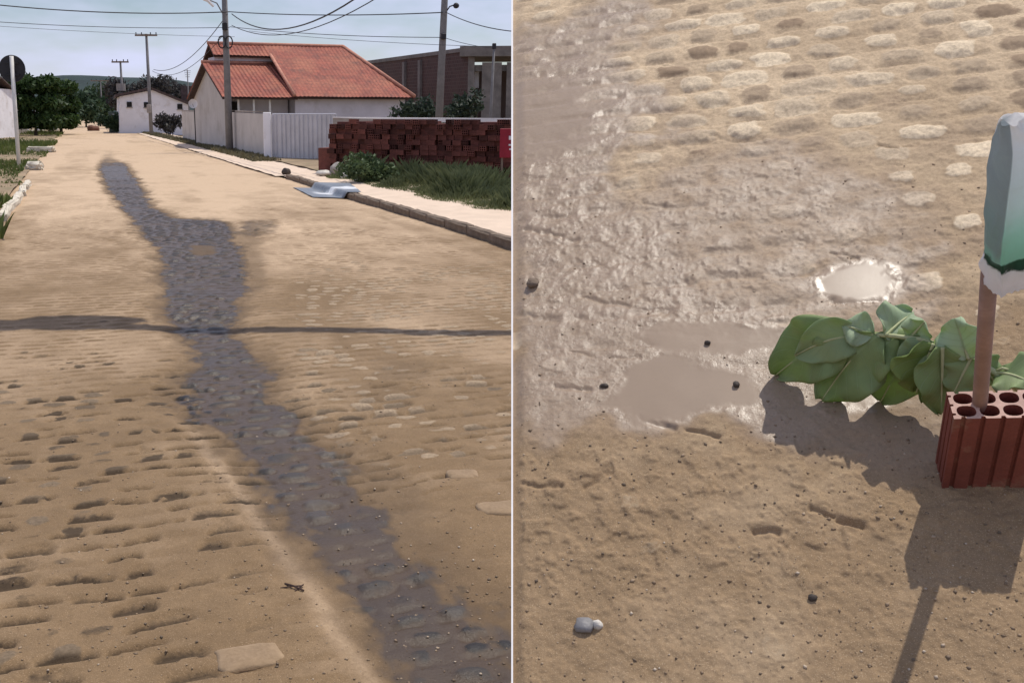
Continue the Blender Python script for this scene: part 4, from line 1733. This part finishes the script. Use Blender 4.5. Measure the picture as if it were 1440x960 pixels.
# ------------------------------------------------------------------ THE RAMP: steep cobbled slope beside the road
npx, npy = 560, 760
pxs = np.linspace(720.5, 1500, npx)
pys = np.linspace(1010, -12, npy)
QX, QY = np.meshgrid(pxs, pys)
dx = (QX - CX) / FPX
dy = (CY - QY) / FPX
dirs = np.stack([RT.x + 0 * dx, 0 * dx, 0 * dx], -1)
Dv = (np.array(FW)[None, None] + dx[..., None] * np.array(RT) + dy[..., None] * np.array(UP))
kk = -HB / (Dv @ np.array(BZ))
Pw = Dv * kk[..., None]
LX = Pw @ np.array(BX)
LY = Pw @ np.array(BY)
ca, sa = math.cos(-.07), math.sin(-.07)
RX, RY = LX * ca - LY * sa, LX * sa + LY * ca
prof, r1, r2, joint = cobbles(RX, RY, .116, .082, 9, .84, .45)
f1 = fbm(LX * 3.2, LY * 3.2, 101, 4)
f2 = fbm(LX * 11, LY * 11, 103, 4)
f3 = fbm(LX * 45, LY * 45, 105, 3)
f4 = fbm(LX * 120, LY * 120, 107, 2)


def bpatch(cx, cy, rx, ry, soft=.5, amp=.9):
    q = np.sqrt(((QX - cx) / rx) ** 2 + ((QY - cy) / ry) ** 2) + (f1 - .5) * amp * 1.6 + (f2 - .5) * amp * 1.2
    return 1 - sstep(1 - soft * .5, 1 + soft * .5, q)


expo = .30 + .80 * sstep(860, 960, QX + .25 * QY) * sstep(260, 170, QY) + .25 * sstep(470, 330, QY)
expo = expo - .25 * sstep(520, 640, QY)
level = .93 - .58 * expo - .5 * (f1 - .5) - .35 * (f2 - .5)
topz = prof * (.58 + .42 * r1)
stone = np.clip((topz - level) / .32, 0, 1)
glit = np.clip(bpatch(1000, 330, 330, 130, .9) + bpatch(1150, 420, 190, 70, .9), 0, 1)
wetA = np.clip(bpatch(790, 130, 150, 130, .9) * .9 + glit * .75 + bpatch(930, 520, 270, 95, .7) * 1.0 + bpatch(1220, 590, 170, 75, .8) * .6 + .35 * bpatch(760, 330, 140, 120, .9), 0, 1)
H = np.maximum(topz, level) * .0085 + .010 * (f1 - .5) + .007 * (f2 - .5) + .0035 * (f3 - .5)
lump = (sstep(.48, .75, f3) * .0030 + .0022 * sstep(.55, .8, fbm(LX * 95, LY * 95, 111, 2)) * glit) * np.clip(.25 + .9 * glit + .6 * sstep(600, 660, QY) * (1 - sstep(760, 900, QY)) + .5 * bpatch(1130, 610, 70, 60), 0, 1)
H += lump + .0022 * (f4 - .5)
pud = np.clip(bpatch(965, 555, 120, 46, .9, 1.1) + bpatch(1190, 402, 84, 38, .8, 1.0) + .8 * bpatch(1040, 478, 130, 22, .9, 1.2) + .8 * bpatch(1215, 560, 40, 26, .8, 1.0) + .6 * bpatch(790, 150, 70, 60, .9, 1.3), 0, 1)
# cracks and dark seams between courses
for (x0, y0, x1, y1, w, dep) in [(720, 322, 812, 338, 4, .016), (818, 422, 884, 436, 4, .014), (726, 444, 772, 449, 4, .012), (1168, 362, 1206, 371, 3, .012), (900, 590, 948, 606, 6, .018),
                                 (966, 608, 1010, 622, 5, .012), (1140, 728, 1172, 734, 4, .012), (1176, 738, 1212, 747, 6, .016), (1090, 460, 1190, 474, 5, .010), (900, 464, 990, 474, 5, .012),
                                 (905, 290, 935, 293, 3, .010), (780, 548, 830, 556, 4, .012), (1060, 752, 1095, 757, 4, .012), (735, 685, 790, 690, 4, .008), (822, 690, 860, 668, 5, .010), (1235, 210, 1262, 214, 3, .012),
                                 (1000, 192, 1075, 200, 3, .009), (1270, 210, 1290, 204, 3, .008), (800, 500, 900, 506, 3, .008)]:
    ax, ay = x1 - x0, y1 - y0
    tpar = np.clip(((QX - x0) * ax + (QY - y0) * ay) / (ax * ax + ay * ay), 0, 1)
    wob = 11 * (f2 - .5) * 2 + 5 * (f3 - .5)
    dd = np.hypot(QX - x0 - tpar * ax, QY - y0 - tpar * ay + wob)
    H -= dep * .62 * np.exp(-(dd / (w * (.35 + .8 * f3))) ** 2) * sstep(.25, .55, f3 * .6 + f2 * .5)
pud = sstep(.12, .95, pud)
H = H * (1 - .55 * wetA) + .0085 * .55 * wetA
H = H * (1 - pud) + (.0088 + .0055 * (f1 - .5)) * pud
H -= .006 * joint * (1 - pud) * np.clip(.25 + sstep(250, 120, QY) + (f1 - .5) * 1.5 + .5 * glit, 0, 1) * sstep(640, 540, QY)
level_out = sstep(722, 740, QX)
H = H * level_out
DRY_GLARE = np.clip(.45 * sstep(320, 40, QY) + .35 * sstep(520, 200, QY) + .38 * glit + .9 * (f1 - .5) + .5 * (f2 - .5), 0, .85) * (1 - .6 * wetA)  # glit term paints the wet glare as paler ground, besides the dry sand
DRY_GLARE = np.maximum(DRY_GLARE, stone * (r1 > .5) * sstep(300, 120, QY) * .75)
WETB = np.clip(wetA * (.80 + .45 * f2) + pud * .6, 0, 1)
LZ = H
V = np.stack([LX, LY, LZ], -1).reshape(-1, 3)
ramp = raw_mesh('ramp', V, grid_faces(npy, npx), M['ramp'], attrs={'stone': stone * .9, 'wet': WETB, 'rnd': np.clip(r1 * 1.1 - .05, 0, 1), 'dry': DRY_GLARE, 'pond': pud}, M=MB)
struct(ramp)


def RAMPZ(px, py):
    i = int(np.clip((1010 - py) / (1010 + 12) * (npy - 1), 0, npy - 1))
    j = int(np.clip((px - 720.5) / (1500 - 720.5) * (npx - 1), 0, npx - 1))
    return float(LZ[i, j])


# concrete body under the ramp surface, plinth and painted edge
bm = bmesh.new()
tops = [bpt(722, 1010, -.05), bpt(1500, 1010, -.05), bpt(1500, -12, -.05), bpt(722, -12, -.05)]
bots = [bpt(800, 990, -.16), bpt(1490, 990, -.16), bpt(1490, 20, -.16), bpt(800, 20, -.16)]
a = [bm.verts.new(p) for p in tops]
b_ = [bm.verts.new(p) for p in bots]
for i in range(4):
    bm.faces.new((a[i], a[(i + 1) % 4], b_[(i + 1) % 4], b_[i]))
bm.faces.new(b_)
bm.faces.new(a)
obj('slab', bm, M['concB'], ramp)
bm = bmesh.new()
foot = [MB @ bpt(900, 960, -.15), MB @ bpt(1470, 960, -.15), MB @ bpt(1470, 60, -.15), MB @ bpt(900, 60, -.15)]
a = [bm.verts.new(MBI @ p) for p in foot]
b_ = [bm.verts.new(MBI @ Vector((p.x, p.y, -.3))) for p in foot]
for i in range(4):
    bm.faces.new((a[i], a[(i + 1) % 4], b_[(i + 1) % 4], b_[i]))
bm.faces.new(a)
bm.faces.new(b_)
obj('plinth', bm, M['concB'], ramp)
bm = bmesh.new()
pr = None
for k in range(60):
    py = 1010 - 1022 * k / 59
    q = [bpt(719.0, py, .0), bpt(719.0, py, .006), bpt(721.4, py, .006), bpt(722.2, py, -.055)]
    q = [bm.verts.new(v) for v in q]
    if pr:
        for i in range(4):
            bm.faces.new((pr[i], pr[(i + 1) % 4], q[(i + 1) % 4], q[i]))
    pr = q
obj('edge_strip', bm, M['wht'], ramp)

# hollow clay brick standing on end
c00 = bpt(1324, 690, .0)
c10 = bpt(1456, 690, .0)
bx_ = (c10 - c00)
bx_.z = 0
bwid = bx_.length
bx_.normalize()
by_ = Vector((-bx_.y, bx_.x, 0))
# height from the upper front edge, depth from the back edge
best = min((abs((bpt(1338, 589, z) - c00).dot(by_)), z) for z in [k * .002 for k in range(20, 150)])
bhgt = best[1]
tb = bpt(1334, 551, bhgt) - bpt(1338, 589, bhgt)
bdep = max(.045, tb.dot(by_))
bc = c00 + bx_ * bwid / 2 + by_ * bdep / 2
BM_ = MB @ Matrix.Translation(Vector((bc.x, bc.y, -.004))) @ Matrix.Rotation(math.atan2(bx_.y, bx_.x), 4, 'Z')
print('BRICK', bwid, bdep, bhgt)
bm = hollow_brick(bwid, bdep, bhgt + .004, 4, 2, 18, .004, .80)
for v in bm.verts:
    pass
o = obj('clay_brick', bm, [M['brickfg'], M['rim']], M=BM_)
tag(o, 'red hollow clay brick standing on end and holding up a brown stick', 'brick')
bv = o.modifiers.new('soft', 'BEVEL')
bv.width = .0015
bv.limit_method = 'ANGLE'
bv.segments = 2

# stick rising from a hole of the brick, with the carton on its head
sb = bpt(1378, 572, bhgt) - Vector((0, 0, bhgt * .55))
z_mid, z_top = .34, .60
s_mid = bpt(1391, 392, z_mid)
def stick_axis():
    lo_ = bpt(1378, 566, bhgt)
    best = None
    for k in range(200):
        z = bhgt + .02 + k * .004
        p = bpt(1391, 392, z)
        d_ = (p - lo_)
        lat = math.hypot(d_.x, d_.y) / d_.z
        if best is None or lat < best[0]:
            best = (lat, p, z)
    z = best[2] + .07
    return lo_, bpt(1391, 392, z), z
lo_, s_mid, z_mid = stick_axis()
ax_ = (s_mid - lo_).normalized()
print('STICK', lo_, s_mid, z_mid, bhgt)
sbase = lo_ - ax_ * (bhgt * .9)
stop_ = s_mid + ax_ * .016
root = empty('stick', M=MB @ Matrix.Translation(sbase))
tag(root, 'brown round stick standing in the hollow brick', 'stick')
bm = bmesh.new()
tube(bm, [Vector((0, 0, 0)), (stop_ - sbase) * .33, (stop_ - sbase) * .66, stop_ - sbase], .0098, 12, .0092)
obj('shaft', bm, M['pole_stick'], root, smooth=True)

# the carton: square section turned edge-on, pinched rounded head
def carton():
    # local frame: z along the stick; one edge turned to the viewer
    zax = ax_
    camL = MBI @ CAM
    view = (s_mid - camL)
    view = (view - zax * view.dot(zax)).normalized()
    right = view.cross(zax).normalized()
    # heights along the axis for photo rows
    def zrow(py):
        b = None
        for k in range(400):
            q = s_mid + zax * (k * .002 - .02)
            w_ = MB @ q - CAM
            yy = CY - FPX * w_.dot(UP) / w_.dot(FW)
            if b is None or abs(yy - py) < b[0]:
                b = (abs(yy - py), k * .002 - .02)
        return b[1]
    z0, z1, z2, z3 = zrow(382), zrow(341), zrow(215), zrow(157)
    mpp = (s_mid - camL).length / FPX / 1.09
    # outline columns relative to the axis, in photo pixels: left edge, front edge, right edge
    rows = [(z0, -9, 13, 54), (z0 + (z1 - z0) * .5, -11, 13, 55), (z1, -11, 11, 56), (z1 + .015, -10, 10, 56), (z1 + (z2 - z1) * .45, -9, 12, 56), (z2, -9, 14, 54),
            (z2 + (z3 - z2) * .55, -7, 13, 50), (z3 - .008, -5, 10, 34), (z3, -1, 8, 20)]
    n = 24
    bm = bmesh.new()
    lay = bm.verts.layers.float.new('hh')
    lay2 = bm.verts.layers.float.new('shade_side')
    rings = []
    rnd_ = random.Random(5)
    fine = []
    for j_ in range(len(rows) - 1):
        for q in range(6):
            k_ = q / 6
            fine.append((j_ + k_, [A_ * (1 - k_) + B_ * k_ for A_, B_ in zip(rows[j_], rows[j_ + 1])]))
    fine.append((len(rows) - 1, list(rows[-1])))
    n = 64
    for jf, (z, l, f, r_) in fine:
        w_ = (r_ - l) * mpp
        fwd_ = -view * .012
        corners = [fwd_ + right * (l * mpp) + view * (w_ * .10), fwd_ + right * (f * mpp) - view * (w_ * .42), fwd_ + right * (r_ * mpp), fwd_ + right * ((l + r_) * .5 * mpp) + view * (w_ * .5)]
        mid_ = sum(corners, Vector()) / 4
        ring = []
        for c in range(4):
            A_, B_ = corners[c], corners[(c + 1) % 4]
            for q in range(16):
                p = A_.lerp(B_, q / 16)
                out = (p - mid_).normalized()
                u_ = c + q / 16
                cr = float(fbm(np.array([u_ * 1.6 + z * 9]), np.array([z * 22 - u_ * .7]), 77, 3)[0]) - .5
                cr2 = abs(float(vnoise(np.array([u_ * 2.3 - z * 14]), np.array([z * 11 + u_]), 79)[0]) - .5)
                bag = 1.0 if jf < 2.2 else .45
                p = p + out * (.015 * cr * bag - .010 * cr2 * bag + .004 * math.sin(math.pi * q / 16))
                dz = (rnd_.uniform(-.003, .003) + .005 * math.sin(u_ * 5)) if jf == 0 else 0
                v = bm.verts.new(p + zax * (z + dz) + (s_mid - sbase))
                v[lay] = (z - z0) / (z3 - z0)
                v[lay2] = 1.0 if (c == 0 and jf > 1.6) else 0.0
                ring.append(v)
        rings.append(ring)
    for j in range(len(rings) - 1):
        for i in range(n):
            bm.faces.new((rings[j][i], rings[j][(i + 1) % n], rings[j + 1][(i + 1) % n], rings[j + 1][i]))
    bm.faces.new(rings[-1])
    t = NT('printed carton')
    h = t.attr('hh')
    h2 = t.math('ADD', h, t.math('MULTIPLY', t.math('SUBTRACT', t.noise(60, 4), .5), .09))
    c = t.ramp(h2, [(0, (.74, .71, .74)), (.165, (.78, .76, .80)), (.18, (.012, .05, .035)), (.225, (.02, .09, .06)), (.24, (.30, .60, .50)), (.42, (.42, .70, .63)), (.60, (.66, .80, .83)), (.9, (.74, .80, .86)), (1, (.82, .78, .76))])
    c = t.mix(t.math('MULTIPLY', t.attr('shade_side'), t.rng(h2, .2, .3)), c, (.27, .31, .33))  # left face greyed: its shade is put into the colour
    c = t.mix(t.rng(t.noise(14, 4), .5, .75, 0, .35), c, (.42, .50, .46))
    t.col(c)
    t.rough(.5)
    t.bump(t.noise(24, 4), .5, .008)
    tr = t.n('ShaderNodeBsdfTranslucent')
    t.l(c, tr.inputs['Color'])
    mx_ = t.n('ShaderNodeMixShader')
    mx_.inputs[0].default_value = .5
    t.l(t.b.outputs[0], mx_.inputs[1])
    t.l(tr.outputs[0], mx_.inputs[2])
    t.l(mx_.outputs[0], t.out.inputs['Surface'])
    root_ = empty('carton', M=MB @ Matrix.Translation(sbase))
    tag(root_, 'pale green and white carton stuck on top of the brown stick', 'carton')
    o = obj('shell', bm, t.m, root_, smooth=True)
    e = o.modifiers.new('split', 'EDGE_SPLIT')
    e.split_angle = rad(38)
    return root_


carton()

# ------------------------------------------------------------------ leafy branch lying behind the brick
t_ = NT('leaf blade')
u_, v_ = t_.attr('lu'), t_.attr('lv')
rib = t_.rng(t_.math('ABSOLUTE', v_), .015, .07, 1, 0)
vein = t_.math('ABSOLUTE', t_.math('SINE', t_.math('MULTIPLY', t_.math('SUBTRACT', u_, t_.math('MULTIPLY', t_.math('ABSOLUTE', v_), .28)), 21)))
vein = t_.rng(vein, .0, .14, .75, 0)
c = t_.mix(t_.rng(t_.noise(16, 4), .3, .7), (.18, .265, .07), (.30, .39, .125))
c = t_.mix(t_.rng(t_.noise(38, 5, .7), .56, .72, 0, .55), c, (.26, .27, .10))
c = t_.mix(t_.attr('pale'), c, (.52, .62, .44))
c = t_.mix(t_.rng(t_.noise(9, 4, .7), .55, .75, 0, .45), c, (.33, .31, .20))
c = t_.mix(t_.math('MAXIMUM', t_.math('MULTIPLY', rib, .8), vein), c, (.36, .47, .24))
t_.col(c)
t_.rough(.62)
t_.b.inputs['Specular IOR Level'].default_value = .3
t_.bump(t_.math('SUBTRACT', t_.noise(22, 3), vein), .4, .003)
tr = t_.n('ShaderNodeBsdfTranslucent')
t_.l(t_.mix(1.0, c, (.8, 1.0, .35), 'MULTIPLY'), tr.inputs['Color'])
mxs = t_.n('ShaderNodeMixShader')
mxs.inputs[0].default_value = .36
t_.l(t_.b.outputs[0], mxs.inputs[1])
t_.l(tr.outputs[0], mxs.inputs[2])
t_.l(mxs.outputs[0], t_.out.inputs['Surface'])
LEAF = t_.m
M['stem'] = plain('green stem', (.42, .44, .24), .6, 20, .2, .2, .003, 120)

brO = bpt(1330, 520, 0)
br = empty('leafy_branch', M=MB @ Matrix.Translation(brO))
tag(br, 'cut branch with large green leaves lying behind the clay brick', 'branch')


def leaf(base, tip, width, side_up=(0, 0, 1), fold=.25, droop=.0, curl=.0, twist=0., pale=0., seed=0, wmax=.55):
    """base, tip: (px,py,z) ; width metres"""
    B_, T_ = bpt(*base), bpt(*tip)
    ax = T_ - B_
    L = ax.length
    axn = ax.normalized()
    n0 = Vector(side_up)
    n0 = (n0 - axn * n0.dot(axn)).normalized()
    sd = axn.cross(n0)
    nu, nv = 26, 15
    r = random.Random(seed)
    ph = r.uniform(0, 6)
    V, U_, V_, PL = [], [], [], []
    for i in range(nu):
        u = i / (nu - 1)
        x = u ** (math.log(.5) / math.log(wmax))
        wv = max(.0, math.sin(math.pi * min(1, max(0, .04 + .945 * x)))) ** .80 * width / 2 * (1 + .02 * math.sin(u * 19 + ph))
        for j in range(nv):
            v = -1 + 2 * j / (nv - 1)
            tw = twist * u
            s2 = sd * math.cos(tw) + n0 * math.sin(tw)
            n2 = n0 * math.cos(tw) - sd * math.sin(tw)
            wav = .085 * width * math.sin(u * 13 + ph + (1.5 if v > 0 else 0)) * abs(v) ** 2 + .02 * width * math.sin(u * 27 + ph * 2) * abs(v) ** 3 + .11 * width * (float(vnoise(np.array([u * 3.1 + seed]), np.array([v * 1.7 + seed * 3]), 5)[0]) - .5)
            p = B_ + ax * u + s2 * (v * wv * (1 - .12 * fold)) + n2 * (fold * abs(v) * wv - curl * wv * v * v + wav) + Vector((0, 0, 1)) * (droop * L * math.sin(math.pi * u))
            p.z = max(p.z, .004)
            V.append(tuple(p - brO))
            U_.append(u)
            V_.append(v)
            PL.append(pale + .18 * ((seed * 7) % 5) / 5)
    o = raw_mesh('leaf', np.array(V), grid_faces(nu, nv), LEAF, br, {'lu': U_, 'lv': V_, 'pale': PL})
    sm = o.modifiers.new('thick', 'SOLIDIFY')
    sm.thickness = .0012
    bm = bmesh.new()
    pts = []
    for i in range(nu):
        u = i / (nu - 1)
        p = B_ + ax * u + Vector((0, 0, 1)) * (droop * L * math.sin(math.pi * u)) - n0 * .0005 + n0 * .0012
        p.z = max(p.z, .005)
        pts.append(p - brO)
    tube(bm, pts, .0028, 6, .0010)
    obj('midrib', bm, M['stem'], o, smooth=True)
    return o


bm = bmesh.new()
stem = [bpt(1480, 566, .07), bpt(1430, 545, .08), bpt(1398, 523, .09), bpt(1362, 502, .11), bpt(1325, 487, .125), bpt(1293, 477, .135), bpt(1255, 472, .13), bpt(1215, 470, .12)]
tube(bm, [p - brO for p in stem], .0062, 8, .003)
obj('stem', bm, M['stem'], br, smooth=True)
leaf((1204, 468, .115), (1090, 528, .008), .115, (0.1, -.5, .8), .30, .10, .0, .1, .12, 1, .5)
leaf((1236, 472, .125), (1156, 562, .008), .125, (-.2, -.7, .7), .22, .12, .15, -.1, .05, 2, .55)
leaf((1300, 473, .135), (1238, 566, .01), .125, (-.25, -.75, .6), .15, .12, .2, .1, .10, 4, .5)
leaf((1245, 472, .13), (1284, 440, .13), .085, (.1, -.7, .7), .5, .05, .3, .3, .75, 3, .5)
leaf((1228, 471, .125), (1186, 458, .13), .06, (.2, -.8, .6), .35, .05, .2, -.3, .7, 31, .5)
leaf((1312, 483, .14), (1288, 552, .05), .09, (.5, -.6, .5), -.3, .08, .1, .3, .0, 5, .5)
leaf((1325, 488, .14), (1322, 582, .03), .085, (.35, -.8, .5), .2, .08, .2, .1, .05, 6, .5)
leaf((1362, 505, .12), (1344, 447, .17), .08, (-.2, -.9, .2), .5, .0, .3, .4, .7, 7, .5)
leaf((1366, 503, .12), (1341, 553, .07), .07, (-.2, -.7, .6), .3, .05, .2, .2, .2, 8, .5)
leaf((1400, 524, .09), (1452, 540, .10), .08, (.2, -.5, .8), .3, .10, .1, .2, .15, 9, .5)
leaf((1372, 505, .11), (1400, 540, .07), .06, (.3, -.7, .6), .3, .06, .2, .3, .25, 10, .5)

leaf((1222, 472, .12), (1118, 500, .07), .075, (.1, -.6, .8), .35, .12, .1, .35, .22, 12, .5)
leaf((1262, 474, .125), (1196, 540, .04), .085, (-.3, -.6, .7), .3, .12, .2, -.3, .10, 13, .55)
leaf((1318, 486, .13), (1262, 520, .09), .06, (-.2, -.6, .7), .4, .1, .2, .4, .30, 14, .5)
leaf((1340, 494, .12), (1300, 566, .03), .07, (.1, -.7, .6), .35, .1, .25, -.35, .03, 15, .55)
leaf((1280, 474, .13), (1300, 452, .16), .05, (.2, -.8, .5), .5, .0, .3, .5, .6, 16, .5)
for (a_, b2_, r_) in [((1325, 487, .125), (1306, 510, .10), .003), ((1293, 477, .135), (1268, 500, .11), .003), ((1362, 502, .11), (1352, 470, .14), .003), ((1398, 523, .09), (1420, 520, .10), .0028)]:
    bm = bmesh.new()
    p0_, p1_ = bpt(*a_) - brO, bpt(*b2_) - brO
    tube(bm, [p0_, p0_.lerp(p1_, .5) + Vector((0, 0, .006)), p1_], r_, 6, r_ * .6)
    obj('twig', bm, M['stem'], br, smooth=True)

# ------------------------------------------------------------------ pebbles on the ramp
for (px, py, w, m_, lab) in [(1143, 846, .007, 'stoned', 'small dark pebble alone on the sand left of the thin stick shadow'),
                             (824, 884, .014, 'stoneg', 'grey stone chip half buried in the sand far below the puddles'),
                             (840, 882, .009, 'stonew', 'shiny pale chip beside the grey stone chip'),
                             (1036, 547, .007, 'stoned', 'dark pebble standing in the brown puddle'),
                             (850, 547, .007, 'stoned', 'dark pebble on the muddy shore of the puddle'),
                             (995, 488, .006, 'stoned', 'dark pebble in the wet mud above the puddle'),
                             (752, 405, .014, 'kerb', 'brown lump of stone near the white dividing strip')]:
    p = bpt(px, py, 0)
    bm = bmesh.new()
    blob(bm, (0, 0, 0), (w, w * .8, w * .7), int(px), 2, .2)
    o = obj('pebble', bm, M[m_], smooth=True, M=MB @ Matrix.Translation((p.x, p.y, RAMPZ(px, py) + w * .3)))
    tag(o, lab, 'pebble')


def ramp_pt(r):
    while True:
        px, py = r.uniform(726, 1445), r.uniform(230, 990)
        if pud[int(np.clip((1010 - py) / 1022 * (npy - 1), 0, npy - 1)), int(np.clip((px - 720.5) / 779.5 * (npx - 1), 0, npx - 1))] > .3:
            continue
        if r.uniform() < (.9 if py > 560 else .4):
            p = bpt(px, py, 0)
            return (p.x, p.y, RAMPZ(px, py) + .0006)


scatter('grit', 'loose grit and crumbs scattered over the muddy cobbled slope', ramp_pt, 1500, .0008, .0036, None, 15, MB)
